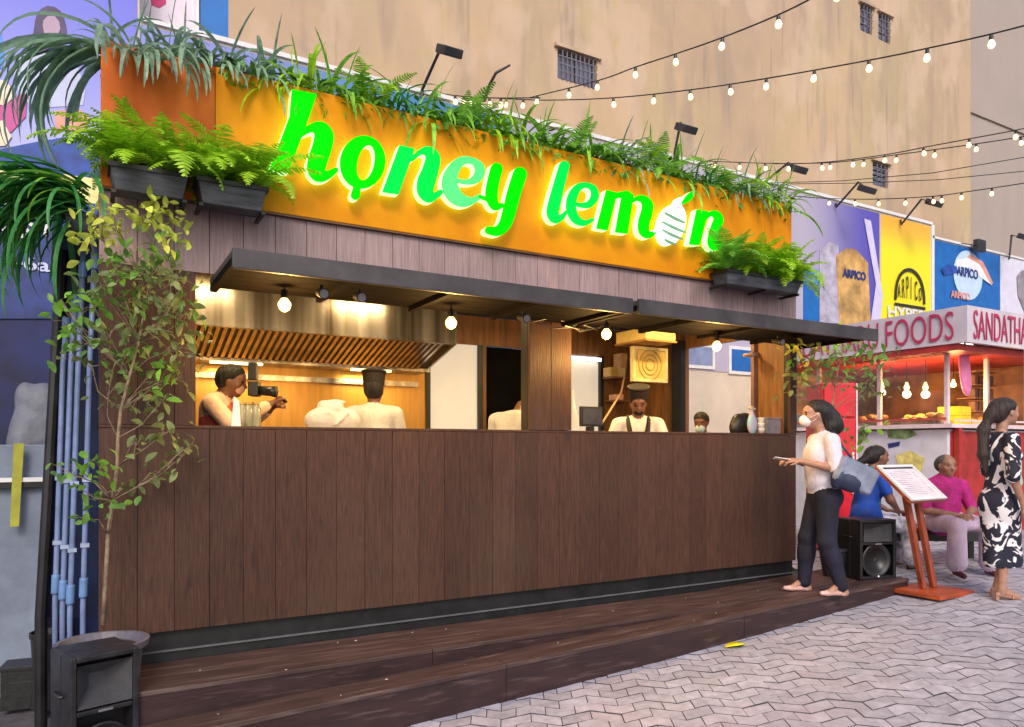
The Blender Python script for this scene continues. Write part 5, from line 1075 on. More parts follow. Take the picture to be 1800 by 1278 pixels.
# prints on the white lower panel
def side_poly(pts, mat, dx=.006):
    q = [PX(u, v, BX-dx) for u, v in pts]; n = len(q); d = Vector((.004, 0, 0)); b = MB(); tri = tessellate_polygon([q]); b.add(q+[p+d for p in q], [tuple(t) for t in tri]+[(i, (i+1) % n, n+(i+1) % n, n+i) for i in range(n)]); b.build('print_shape', mat, KI)
grp_ = M('green_leaf_print', (.25, .38, .15), .5, .3, 9); ylp = M('yellow_food_print', (.75, .66, .22), .5, .2, 8)
side_poly([(1556, 752), (1600, 750), (1612, 765), (1590, 772), (1562, 770)], grp_); side_poly([(1480, 760), (1500, 752), (1530, 756), (1520, 775), (1490, 780)], grp_); side_poly([(1575, 800), (1600, 792), (1625, 806), (1615, 850), (1580, 850)], ylp); side_poly([(1450, 860), (1500, 850), (1530, 880), (1490, 905), (1450, 900)], ylp); side_poly([(1560, 780), (1582, 776), (1580, 784), (1562, 788)], nv)
side_poly([(1440, 770), (1480, 762), (1470, 840), (1440, 850)], grp_, .008)
# food on display, trays and lamps
def pile(c, n, r_, mat, lab, cat='food', spread=(.2, .3)):
    random.seed(int(c[0]*100+c[1]*10)); r = empty('food_tray', c, 0, lab, cat); bx_('tray', steel, c[0]-spread[0]-.04, c[0]+spread[0]+.04, c[1]-spread[1]-.04, c[1]+spread[1]+.04, c[2], c[2]+.05, parent=r)
    for i in range(n):
        q = (c[0]+random.uniform(-1, 1)*spread[0], c[1]+random.uniform(-1, 1)*spread[1], c[2]+.06+random.uniform(0, .07)); s = r_*random.uniform(.7, 1.2)
        m = MB(); m.lathe([(s*.3, -s*.6), (s*.9, -s*.3), (s, 0), (s*.75, s*.45), (s*.2, s*.6)], q, 8, random.uniform(.8, 1.4)); m.build('fried_snack', mat, r, True)
fried = M('golden_fried_food', (.62, .30, .05), .5, .2, 9, rand=.3); pile((BX+.35, .75, 2.071), 22, .055, fried, 'tray piled with golden fried snacks nearest the kiosk corner'); pile((BX+.35, 1.6, 2.071), 22, .06, M('brown_fried_food', (.40, .15, .04), .5, .2, rand=.3), 'tray piled with browner fried snacks in the side window'); pile((BX+1.4, .65, 2.071), 20, .06, fried, 'tray of fried snacks in the kiosk front window')
bx = MB(); bx.box(BX-.0+.05, BX+.25, 2.15, 2.55, 2.072, 2.25); bx.box(BX+.04, BX+.26, 2.14, 2.56, 2.251, 2.27); tag(bx.build('snack_box', M('pale_blue_carton', (.50, .60, .75), .5)), 'pale blue carton standing in the kiosk side window', 'box')
ycr = M('bright_yellow_crate', (.80, .60, .02), .5)
for k, (z_, lab) in enumerate(((2.071, 'yellow crate on the kiosk counter, the lower of two'), (2.19, 'yellow crate on the kiosk counter, the upper of two'))):
    b = MB(); x_ = BX+.42; b.box(x_, x_+.26, BYK+.08, BYK+.36, z_, z_+.02); b.box(x_, x_+.02, BYK+.08, BYK+.36, z_+.021, z_+.115); b.box(x_+.24, x_+.26, BYK+.08, BYK+.36, z_+.021, z_+.115); b.box(x_+.021, x_+.239, BYK+.08, BYK+.10, z_+.021, z_+.115); b.box(x_+.021, x_+.239, BYK+.34, BYK+.36, z_+.021, z_+.115); tag(b.build('crate', ycr), lab, 'crate')
for k, (u, v, x_, lab) in enumerate(((1550, 678, 9.6, 'leftmost glowing bulb in the kiosk side window'), (1594, 680, 9.5, 'middle glowing bulb in the kiosk side window'), (1627, 680, 9.5, 'right glowing bulb in the kiosk side window'), (1676, 675, 9.75, 'bright bulb just right of the kiosk corner post'))):
    P = PX(u, v, x_); r = empty('kiosk_bulb', P, 0, lab, 'bulb', 'bulbs inside the kiosk'); m = MB(); m.tube([P+Vector((0, 0, .06)), Vector((P.x, P.y, 3.255))], .005, 5); m.build('cord', black, r)
    m = MB(); m.lathe([(.015, .06), (.018, .03), (.035, 0), (.03, -.03), (.012, -.04)], P, 14); m.build('globe', E('yellow_bulb', (1, .70, .22), 3), r, True)
    l = bpy.data.lights.new('kiosk_light', 'POINT'); l.energy = 12; l.color = (1, .62, .24); l.shadow_soft_size = .05; lo_ = bpy.data.objects.new('kiosk_light', l); col.objects.link(lo_); lo_.location = P-Vector((0, 0, .1))
for k, (x_, y_, lab) in enumerate(((9.7, 1.1, 'short fluorescent tube in the kiosk side window'), (10.2, .6, 'short fluorescent tube in the kiosk front window'))):
    r = empty('tube_light', (x_, y_, 3.2), 0, lab, 'tube light'); bx_('tube', tubef, x_-.2, x_+.2, y_-.02, y_+.02, 3.14, 3.18, parent=r); bx_('fitting', white, x_-.22, x_+.22, y_-.03, y_+.03, 3.182, 3.25, parent=r)
P = PD(1696, 648, 9.35); o_ = sdf_mesh([ell((0, 0, -.02), (.10, .04, .26), 0, .04), ell((.05, 0, -.18), (.08, .035, .17), 0, .04), ell((-.05, 0, .12), (.07, .03, .14), 0, .04), cap((0, 0, .2), (0, 0, .42), .02, .008, 0, .02)], .012, 'hanging_bag', M('pink_plastic', (.72, .22, .48), .4, .1), None, True, Matrix.Translation(P)); tag(o_, 'pink plastic bag hanging in the kiosk front opening', 'bag')
P1, P2 = PD(1722, 652, 10.2), PD(1752, 722, 10.2); r = empty('snack_rack', (P1.x, P1.y, 2.1), 0, 'orange lit shelf of dark snack packets inside the kiosk front', 'rack')
for i in range(4): z_ = P2.z+(P1.z-P2.z)*i/3; bx_('rack_shelf', warm_in, P1.x-.1, P2.x+.25, P1.y, P1.y+.25, z_-.012, z_, parent=r)
for k in range(12): x_ = P1.x-.06+(k % 4)*.13; z_ = P2.z+(P1.z-P2.z)*(k//4)/3+.002; bx_('packet', M('dark_packet', (.16, .06, .03), .4, rand=.5), x_, x_+.09, P1.y+.03, P1.y+.12, z_, z_+.13, parent=r, bevel=.01)
a, c = PD(1787, 606, 9.0), PD(1840, 742, 9.0); r = empty('teal_poster', a, 0, 'teal poster with a pale border at the right edge of the view', 'poster'); b = MB(); b.obox((a+c)/2, (c.x-a.x)/2*Vector((1, 0, 0)), (0, .01, 0), (0, 0, (a.z-c.z)/2)); b.build('board', M('pale_cyan', (.6, .8, .85), .5), r); b = MB(); b.obox((a+c)/2-Vector((0, .013, 0)), ((c.x-a.x)/2-.06)*Vector((1, 0, 0)), (0, .002, 0), (0, 0, (a.z-c.z)/2-.05)); b.build('print', M('teal_ink', (.01, .28, .40), .5), r)
# tall red cooler beside the small tree
c = PD(1462, 786, 9.2); WORLD[0] = False; r = empty('red_cooler', (c.x, c.y, zg(c.x)), R(-30), 'tall red drinks cooler behind the small tree at the stall\'s right end', 'cooler')
bx_('cabinet', M('bright_red', (.62, .01, .03), .4, .1), -.21, .21, -.2, .3, 0, 2.05, parent=r, bevel=.02); bx_('door', M('bright_red', (.62, .01, .03), .4), -.19, .19, -.23, -.201, .12, 1.6, parent=r, bevel=.008); bx_('header_panel', M('bright_red', (.62, .01, .03), .4), -.19, .19, -.23, -.201, 1.63, 2.03, parent=r, bevel=.008); bx_('handle', white, .14, .16, -.26, -.231, .7, 1.2, parent=r); bx_('side_trim', pinkw, .211, .23, -.2, .3, .02, 2.04, parent=r); WORLD[0] = True

# ------------------------------------------------------------------ menu stand
redw = M('orange_red_wood', (.42, .075, .02), .4, .2, 4, bump=.1, stretch=(1, 1, 6)); wt = M('stand_leg_wood', (.30, .065, .030), .4, .2, 4, stretch=(4, 4, 1))
MS = empty('menu_stand', (6.78, -.95, zg(6.8)), 0, 'wooden menu stand with a tilted white framed menu and an orange-red base', 'menu stand'); z0 = zg(6.8)
b = MB(); b.box(6.50, 7.05, -1.22, -.72, z0+.004, z0+.045); b.build('base', redw, MS, bevel=.005)
for (xa, xb) in ((6.50, 6.72), (6.66, 6.89)): b = MB(); b.obox(((xa+xb)/2, -.91, (z0+.046+1.38)/2), (.032, 0, 0), (0, .022, 0), ((xa-xb)/2, 0.02, (1.38-z0-.046)/2)); b.build('leg', wt, MS, bevel=.004)
TL = Vector((6.32, -.725, 1.60)); wx = Vector((.56, .01, 0)); sy = Vector((.01, -.335, -.305)); nn = wx.cross(sy).normalized(); nn = nn if nn.z > 0 else -nn
def brd(name, a0, a1, b0, b1, h0, h1, mat): b = MB(); b.prism([TL+wx*s+sy*t+nn*h0 for s, t in ((a0, b0), (a1, b0), (a1, b1), (a0, b1))], nn*(h1-h0)); return b.build(name, mat, MS)
brd('board', 0, 1, 0, 1, -.03, -.001, redw); brd('frame', 0, 1, 0, .07, 0, .018, white); brd('frame', 0, 1, .93, 1, 0, .018, white); brd('frame', 0, .06, .0701, .9299, 0, .018, white); brd('frame', .94, 1, .0701, .9299, 0, .018, white)
brd('inner_strip', .0601, .9399, .0701, .095, 0, .012, black); sht = brd('menu_sheet', .0601, .9399, .0951, .9299, 0, .004, M('menu_paper', (.74, .66, .72), .5, .04))
random.seed(2)
lines = MB()
for i in range(13):
    t = .16+i*.055; a_ = .14 if i % 4 else .3; e_ = random.uniform(.55, .72) if i % 4 else .65; lines.prism([TL+wx*s+sy*q+nn*.0045 for s, q in ((a_, t), (e_, t), (e_, t+.012), (a_, t+.012))], nn*.0008)
    if i % 4: lines.prism([TL+wx*s+sy*q+nn*.0045 for s, q in ((.8, t), (.87, t), (.87, t+.012), (.8, t+.012))], nn*.0008)
tag(lines.build('print_lines', M('faint_grey_ink', (.42, .36, .42), .6), MS), kind='stuff')

# ------------------------------------------------------------------ bench
c = PD(1610, 786, 8.05); WORLD[0] = False; BN = empty('red_bench', (c.x, c.y, zg(c.x)), R(-34), 'low red plank bench the two seated people share', 'bench')
for i in range(3): bx_('seat_plank', redp, -.95, .80, -.20+i*.14, -.07+i*.14, .40, .43, parent=BN, bevel=.004)
for x_ in (-.8, .65):
    for y_ in (-.15, .15): bx_('leg', black, x_-.025, x_+.025, y_-.025, y_+.025, 0, .399, parent=BN)
bx_('apron', black, -.9, .75, -.17, -.15, .28, .398, parent=BN); WORLD[0] = True
# ------------------------------------------------------------------ people
def hand(wr, d, up, m=0, curl=.35, s=1.0):
    wr = np.array(wr, float); d = np.array(d, float); d /= np.linalg.norm(d); up = np.array(up, float); up -= d*(up@d); up /= np.linalg.norm(up); sd = np.cross(d, up); out = []
    out.append(cap(wr-d*.01, wr+d*.085*s, .021*s, .030*s, m, .015, 1.5, up))
    for i, (o, L_) in enumerate(((-.030, .060), (-.010, .072), (.010, .068), (.029, .052))):
        b = wr+d*.088*s+sd*o*s; k1 = b+(d*math.cos(curl)-up*math.sin(curl))*L_*.55*s; k2 = k1+(d*math.cos(curl*2.4)-up*math.sin(curl*2.4))*L_*.5*s
        out += [cap(b-d*.02, k1, .0095*s, .0085*s, m, .004), cap(k1, k2, .0085*s, .007*s, m, .003)]
    t0 = wr+d*.03*s-sd*.028*s; t1 = t0+(d*.6-sd*.75-up*.2)*.045*s; t2 = t1+(d*.95-sd*.2-up*.2)*.035*s
    return out+[cap(t0, t1, .012*s, .010*s, m, .008), cap(t1, t2, .010*s, .008*s, m, .003)]
def head(c, pitch=0, yaw=0, m=0, dark=4, lip=5, s=1.0, glasses=False):
    Rm = (Matrix.Rotation(yaw, 3, 'Z') @ Matrix.Rotation(pitch, 3, 'Y')); H_ = lambda *p: tuple(np.array(c)+np.array(Rm @ Vector(p))*s)
    def e(p, r, mm=m, k=.012): return ell(H_(*p), [q*s for q in r], mm, k, yaw, pitch)
    out = [e((0, 0, .01), (.095, .074, .105), m, .02), e((.035, 0, -.05), (.062, .054, .062), m, .03), e((.062, 0, -.088), (.024, .024, .020), m, .02), e((.055, 0, .035), (.042, .058, .045), m, .02),
           cap(H_(.086, 0, .012), H_(.110, 0, -.024), .010*s, .014*s, m, .014), e((.098, 0, -.032), (.012, .017, .010), m, .008)]
    for q in (-1, 1): out += [e((.0, q*.076, -.008), (.020, .010, .030), m, .006), e((.060, q*.045, -.022), (.024, .020, .022), m, .02), cutp(ell(H_(.100, q*.031, .010), (.012*s, .015*s, .009*s), 0)), e((.083, q*.031, .010), (.011, .014, .008), dark, .003), e((.091, q*.033, .030), (.009, .018, .005), dark, .003)]
    out += [e((.092, 0, -.058), (.010, .023, .006), lip, .005)]
    return out, H_
def leg(hip, knee, ank, toe, m, ms, rt=.085, rk=.055, ra=.042, k=.03, bare=None):
    hip, knee, ank, toe = [np.array(q, float) for q in (hip, knee, ank, toe)]; out = [cap(hip, knee, rt, rk, m, k), cap(knee, knee+(ank-knee)*.4, rk, rk*.95, m, .03), cap(knee+(ank-knee)*.3, ank, rk*.97, ra, m, .03)]
    if bare is not None: out.append(cap(ank+(knee-ank)*.22, ank, .034, .030, bare, .01))
    d = toe-ank; d[2] = 0; d /= np.linalg.norm(d); heel = ank-d*.035; heel[2] = max(toe[2], ank[2]-.065)
    out += [cap(ank, heel, .034, .028, ms if bare is None else bare, .02), cap(heel, toe, .028, .022, ms, .02, 1.1, (0, 0, 1)), cap(ank+d*.02, toe-d*.05, .030, .022, ms if bare is None else bare, .02)]
    return out
def arm(sh, el, wr, m, skin, cut=.6, r=(.055, .042, .034, .024), k=.02):
    sh, el, wr = [np.array(q, float) for q in (sh, el, wr)]; out = []
    # sleeve covers `cut` of the whole arm (1 = up to elbow, 2 = up to wrist)
    out += [cap(sh, el, r[0]*.92, r[1]*.95, skin, k), cap(el, wr, r[1]*.93, r[3], skin, .02)]
    c1 = min(1, cut); e1 = sh+(el-sh)*c1; out.append(cap(sh, e1, r[0]+.008, r[1]+.014, m, k))
    if cut > 1: out.append(cap(el, el+(wr-el)*(cut-1), r[1]+.012, r[2]+.006, m, .02))
    return out
def person(loc, rz, lab, prims, mats, res=.009, hairp=None, hair_m=None, sc_=1.0):
    r = empty('person', loc, rz, lab, 'person'); r.scale = (sc_,)*3
    o = sdf_mesh(prims, res, 'body', mats, None, True, Matrix()); o.parent = r
    if hairp: h = sdf_mesh(hairp, res*.9, 'hair', hair_m or hair, None, True, Matrix()); h.parent = r
    return r
def kid(r, prims, name, mat, res=.008): o = sdf_mesh(prims, res, name, mat, None, True, Matrix()); o.parent = r; return o
darkf = M('dark_eye', (.02, .012, .01), .3); lipm = M('lip', (.32, .10, .08), .5); maskm = M('white_mask', (.80, .72, .72), .8, .04)
LF = (0, 1, 0)

# woman at the counter, seen from her left side
navyf = M('navy_trousers', (.006, .006, .022), .8, .3, 9, bump=1.0, stretch=(1, 1, .35)); shoe = M('blush_shoes', (.62, .36, .33), .5)
blouse = M('white_blouse', (.62, .60, .72), .85, .04, 9, bump=1.0, stretch=(1, 1, .5))
c = PD(1447, 786, 6.53); loc = Vector((c.x, c.y, tz(c.x)+.002))
hd, Hf = head((.075, 0, 1.575), R(4), 0)
pr = [cap((.005, 0, 1.0), (.01, 0, 1.05), .165, .155, 1, .02, 1.15, (1, 0, 0)), cap((.01, 0, 1.05), (.0, 0, 1.25), .155, .168, 1, .05, 1.22, (1, 0, 0)), cap((0, -.13, 1.355), (0, .13, 1.355), .062, .062, 1, .05), ell((.075, .06, 1.21), (.07, .08, .09), 1, .07), ell((.075, -.06, 1.21), (.07, .08, .09), 1, .07), ell((-.03, 0, 1.30), (.09, .14, .10), 1, .05),
      ell((-.03, 0, .85), (.135, .168, .13), 2, .04), cap((.005, 0, 1.38), (.05, 0, 1.49), .050, .048, 0, .03)]
pr += leg((0, .085, .85), (.01, .10, .47), (-.11, .11, .09), (.06, .12, .022), 2, 3, .108, .076, .056, bare=0)+leg((.0, -.085, .85), (.10, -.10, .48), (.12, -.12, .085), (.29, -.12, .022), 2, 3, .108, .076, .056, bare=0)
pr += arm((0, .185, 1.345), (-.02, .235, 1.10), (.24, .12, 1.165), 1, 0, 1.0, (.056, .044, .036, .025))+arm((0, -.185, 1.345), (.0, -.22, 1.12), (.24, -.06, 1.17), 1, 0, 1.0)
pr += hand((.24, .12, 1.165), (1, -.25, .10), (.1, .3, 1), 0, .5)+hand((.24, -.06, 1.17), (1, .2, .05), (0, -.3, 1), 0, .5)
pr += hd
hp_ = [ell((.055, 0, 1.625), (.105, .088, .085), 0, .03), ell((-.015, 0, 1.585), (.085, .088, .10), 0, .04), ell((-.075, 0, 1.53), (.080, .085, .095), 0, .03), ell((-.11, .01, 1.475), (.065, .075, .075), 0, .03), ell((-.05, .03, 1.47), (.05, .06, .06), 0, .03), cutp(ell((.16, 0, 1.56), (.075, .12, .10)))]
W1 = person(loc, R(150), 'woman in white blouse, navy trousers and face mask at the hatch, arm held out', pr, [skin_l, blouse, navyf, shoe, darkf, lipm], .008, hp_, hair)
kid(W1, [ell(Hf(.080, 0, -.052), (.052, .058, .050), 0, .01), ell(Hf(.105, 0, -.04), (.030, .03, .04), 0, .02)], 'face_mask', maskm, .006)
m = MB(); m.tube([Hf(.09, .055, -.035), Hf(.04, .078, -.01), Hf(.0, .084, .008)], .002, 4); m.tube([Hf(.09, .055, -.07), Hf(.04, .074, -.05), Hf(-.01, .082, -.02)], .002, 4); o = m.build('mask_loop', white, None); o.parent = W1
for s, dx in ((1, -.125), (-1, .095)):
    m = MB(); m.box(dx-.02, dx+.008, s*.115-.012, s*.115+.012, 0.0, .035); o = m.build('shoe_heel', shoe, None); o.parent = W1
mw = Matrix.Translation(loc) @ Matrix.Rotation(R(150), 4, 'Z')
b = MB(); q = [Vector((.33, .05, 1.165)), Vector((.45, .02, 1.185)), Vector((.455, .09, 1.20)), Vector((.335, .12, 1.18))]; b.prism([mw @ p for p in q], (0, 0, .006)); tag(b.build('paper_slip', white), 'small white folded paper in the hand held out at the hatch', 'paper')
bagb = M('blue_grey_leather', (.20, .23, .33), .5, .15, 8, bump=.15); bagd = M('navy_leather', (.02, .03, .08), .5, .2)
bg = sdf_mesh([rbox((-.16, .26, 1.05), (.175, .055, .115), .035, 0, .02, 0, R(-26)), ell((-.10, .262, 1.0), (.15, .068, .085), 1, .02, 0, R(-26)), ell((-.02, .26, 1.04), (.055, .062, .11), 1, .02, 0, R(-20)), ell((-.25, .255, 1.05), (.07, .045, .055), 2, .02, 0, R(-26))], .009, 'shoulder_bag', [bagb, bagd, M('silver_white_leather', (.55, .55, .55), .4)], None, True, mw); tag(bg, 'large blue-grey and navy shoulder bag hanging at the back of the woman in white', 'bag')
m = MB(); m.tube([mw @ Vector(p) for p in ((-.06, .235, 1.10), (-.03, .215, 1.25), (-.0, .17, 1.408), (-.03, .12, 1.425), (-.10, .15, 1.30), (-.17, .22, 1.17))], .010, 6); o = m.build('strap', bagd, None, True); o.parent = bg; o.matrix_parent_inverse = mw.inverted()

# woman walking in a black and white dress, profile to the right
dress = M('black_white_print_dress', (.012, .012, .025), .8, .1)
t = dress.node_tree; N = t.nodes; L = t.links; bs = N['Principled BSDF']
tc = N.new('ShaderNodeTexCoord'); nz = N.new('ShaderNodeTexNoise'); nz.inputs['Scale'].default_value = 6.0; nz.inputs['Detail'].default_value = 1.5; nz.inputs['Distortion'].default_value = 2.4; L.new(tc.outputs['Object'], nz.inputs['Vector'])
rp = N.new('ShaderNodeValToRGB'); rp.color_ramp.elements[0].position = .535; rp.color_ramp.elements[0].color = (.012, .012, .03, 1); rp.color_ramp.elements[1].position = .56; rp.color_ramp.elements[1].color = (.74, .70, .74, 1); L.new(nz.outputs['Fac'], rp.inputs[0]); L.new(rp.outputs[0], bs.inputs['Base Color'])
c = PD(1757, 786, 6.6); loc = Vector((c.x, c.y, zg(c.x)+.003)); H0 = 1.0
hd, Hf = head((.055, 0, 1.66), 0, R(5))
pr = [cap((.0, 0, .80), (.0, 0, .98), .165, .135, 1, .05, 1.3, (1, 0, 0)), cap((0, 0, .98), (0, 0, 1.28), .130, .165, 1, .05, 1.45, (1, 0, 0)), cap((-.01, -.12, 1.425), (-.01, .12, 1.425), .055, .055, 1, .05), ell((.09, .065, 1.27), (.065, .068, .068), 1, .05), ell((.09, -.065, 1.27), (.065, .068, .068), 1, .05), ell((-.04, 0, 1.34), (.085, .14, .11), 1, .05),
      ell((-.025, 0, .86), (.13, .16, .13), 1, .05), cap((0, 0, .82), (.03, 0, .34), .170, .150, 1, .05, 1.25, (0, 1, 0)), cap((-.05, -.04, .6), (-.08, -.05, .34), .09, .085, 1, .05), cap((.07, .04, .6), (.13, .04, .34), .09, .085, 1, .05), cutp(rbox((0, 0, .155), (.4, .4, .13), .01)),
      cap((-.0, 0, 1.44), (.03, 0, 1.57), .048, .045, 0, .03)]
pr += [cap((-.02, -.07, .34), (-.03, -.08, .10), .045, .033, 0, .01), cap((.07, .06, .34), (.04, .08, .12), .045, .033, 0, .01)]
pr += [cap((-.03, -.08, .10), (-.04, -.08, .05), .034, .028, 0, .02), cap((-.03, -.08, .075), (.115, -.085, .028), .030, .020, 0, .02), cap((-.07, -.08, .050), (.125, -.085, .012), .020, .014, 2, .004), cap((.04, .08, .12), (.02, .08, .07), .034, .027, 0, .02), cap((.03, .08, .09), (.17, .085, .032), .029, .020, 0, .02), cap((-.01, .08, .06), (.18, .085, .012), .019, .013, 2, .004)]
pr += arm((-.01, -.18, 1.415), (-.035, -.225, 1.10), (.06, -.215, .86), 1, 0, 1.1, (.056, .044, .034, .023))+arm((-.01, .18, 1.415), (.05, .24, 1.13), (.20, .20, 1.02), 1, 0, 1.1)
pr += hand((.06, -.215, .86), (.35, .02, -1), (.1, -1, 0), 0, .3)+hand((.20, .20, 1.02), (.9, 0, -.3), (0, .2, 1), 0, .9)+hd
hp_ = [ell((.035, 0, 1.705), (.110, .088, .088), 0, .03), ell((-.02, 0, 1.66), (.085, .086, .10), 0, .04), ell((-.085, 0, 1.63), (.05, .06, .06), 0, .03), cap((-.10, 0, 1.60), (-.15, -.01, 1.50), .038, .048, 0, .03), cap((-.15, -.01, 1.50), (-.165, -.03, 1.28), .048, .045, 0, .03), cap((-.165, -.03, 1.28), (-.15, -.05, 1.12), .045, .012, 0, .03), cutp(ell((.155, 0, 1.64), (.08, .12, .095)))]
W2 = person(loc, R(-30), 'woman in a black dress with white swirls walking past at the right edge', pr, [skin_l, dress, M('tan_sandals', (.40, .20, .14), .5), shoe, darkf, lipm], .008, hp_, hair_b)
for (x_, y_) in ((-.075, -.08), (-.015, .08)):
    m = MB(); m.box(x_-.014, x_+.012, y_-.011, y_+.011, 0, .05); o = m.build('sandal_heel', MATS['tan_sandals'], None); o.parent = W2
for (x_, y_) in ((.045, -.083), (.10, .083)):
    m = MB(); m.tube([(x_+.0, y_-.032, .015), (x_+.005, y_-.026, .05), (x_+.01, y_, .062), (x_+.005, y_+.026, .05), (x_, y_+.032, .015)], .0065, 5); o = m.build('sandal_strap', MATS['tan_sandals'], None); o.parent = W2
mw = Matrix.Translation(loc) @ Matrix.Rotation(R(-30), 4, 'Z')
o_ = sdf_mesh([rbox((.23, .19, 1.12), (.09, .035, .14), .03, 0, .02), ell((.23, .19, 1.03), (.10, .045, .06), 0, .03), cap((.19, .19, 1.25), (.22, .19, 1.34), .008, .008, 0, .01), cap((.22, .19, 1.34), (.26, .19, 1.25), .008, .008, 0, .01)], .009, 'hand_bag', M('mint_fabric', (.42, .60, .52), .7, .15), None, True, mw); tag(o_, 'pale mint bag carried in front by the woman in the swirl dress', 'bag')

# seated man, facing the camera
mag_s = M('magenta_shirt', (.40, .008, .17), .8, .2, 9, bump=1.0); lilt = M('lilac_sarong', (.55, .42, .56), .85, .10, 8, bump=1.0, stretch=(1, 1, .4))
c = PD(1659, 786, 7.75); loc = Vector((c.x, c.y, zg(c.x)))
hd, Hf = head((.04, 0, 1.095), R(6), R(-6))
pr = [cap((-.02, 0, .52), (.0, 0, .66), .165, .165, 1, .05, 1.25, (1, 0, 0)), cap((.0, 0, .66), (.0, 0, .84), .165, .175, 1, .05, 1.5, (1, 0, 0)), cap((0, -.16, .90), (0, .16, .90), .058, .058, 1, .05), ell((0, 0, .90), (.08, .13, .06), 1, .04), cap((.0, 0, .92), (.02, 0, 1.02), .055, .052, 0, .03), ell((.02, 0, .955), (.075, .07, .02), 1, .01)]
for s in (-1, 1):
    pr += [cap((-.0, s*.10, .51), (.40, s*.17, .50), .098, .085, 2, .04), cap((.40, s*.17, .49), (.41, s*.18, .14), .082, .095, 2, .03), cap((.41, s*.18, .14), (.41, s*.18, .07), .036, .032, 0, .01), cap((.39, s*.18, .05), (.54, s*.21, .03), .034, .026, 3, .01)]
    pr += arm((0, s*.205, .885), (.07, s*.27, .635), (.26, s*.07, .60), 1, 0, .85, (.058, .046, .036, .026)); pr += hand((.26, s*.07, .60), (.5, -s*.8, -.05), (.1, 0, 1), 0, .45)
pr += [cap((.33, -.1, .50), (.33, .1, .50), .05, .05, 2, .05), cap((.1, 0, .50), (.3, 0, .50), .07, .06, 2, .05)]+hd
hp_ = [ell((.025, 0, 1.135), (.093, .080, .075), 0, .02), ell((-.025, 0, 1.105), (.075, .078, .085), 0, .02), cutp(ell((.12, 0, 1.09), (.075, .12, .075)))]
person(loc, R(-112), 'man in a magenta shirt and lilac sarong seated with hands in his lap', pr, [skin_m, mag_s, lilt, M('maroon_sandals', (.10, .015, .03), .6), darkf, lipm], .009, hp_, M('grey_cropped_hair', (.10, .09, .09), .7, .3, 80, bump=.5))

# seated woman in blue, back three-quarters, facing right
bluef = M('royal_blue_sari', (.005, .06, .42), .7, .25, 5, bump=.2); tealf = M('teal_blouse', (.02, .26, .32), .7, .35, 30)
c = PD(1520, 786, 7.95); loc = Vector((c.x, c.y, zg(c.x)))
hd, Hf = head((.15, 0, 1.235), R(8), R(-10))
pr = [cap((.0, 0, .52), (.01, 0, .68), .185, .16, 2, .05, 1.2, (1, 0, 0)), cap((.01, 0, .68), (.05, 0, .95), .155, .17, 1, .05, 1.35, (1, 0, 0)), cap((.05, -.14, 1.03), (.05, .14, 1.03), .060, .060, 1, .05), ell((.06, -.14, .93), (.10, .08, .14), 2, .03), ell((-.02, -.06, .80), (.12, .13, .17), 2, .04), cap((.06, 0, 1.06), (.11, 0, 1.16), .05, .047, 0, .03)]
for s in (-1, 1):
    pr += [cap((.0, s*.10, .52), (.40, s*.13, .51), .105, .085, 3, .04), cap((.40, s*.13, .50), (.43, s*.13, .15), .078, .075, 3, .03), cap((.43, s*.13, .14), (.43, s*.13, .07), .034, .030, 0, .01), cap((.42, s*.13, .05), (.56, s*.13, .03), .030, .022, 4, .01)]
    pr += arm((.05, s*.19, 1.02), (.14, s*.24, .78), (.32, s*.10, .65), 2 if s < 0 else 1, 0, .6, (.056, .045, .036, .025)); pr += hand((.32, s*.10, .65), (.9, -s*.4, -.15), (0, 0, 1), 0, .5)
pr += [cap((-.06, -.12, .60), (-.05, -.16, .50), .16, .13, 2, .05)]+hd
hp_ = [ell((.13, 0, 1.275), (.105, .085, .082), 0, .03), ell((.08, 0, 1.24), (.085, .086, .095), 0, .03), cap((.03, 0, 1.22), (-.10, -.01, 1.15), .05, .035, 0, .03), cap((-.10, -.01, 1.15), (-.16, -.02, .98), .035, .018, 0, .02), cutp(ell((.25, 0, 1.21), (.075, .12, .09)))]
person(loc, R(-24), 'seated woman in a royal blue and teal sari with her dark hair tied back', pr, [skin_d, tealf, bluef, M('pale_print_skirt', (.55, .55, .68), .8, .3, 14), darkf, lipm], .010, hp_, hair)

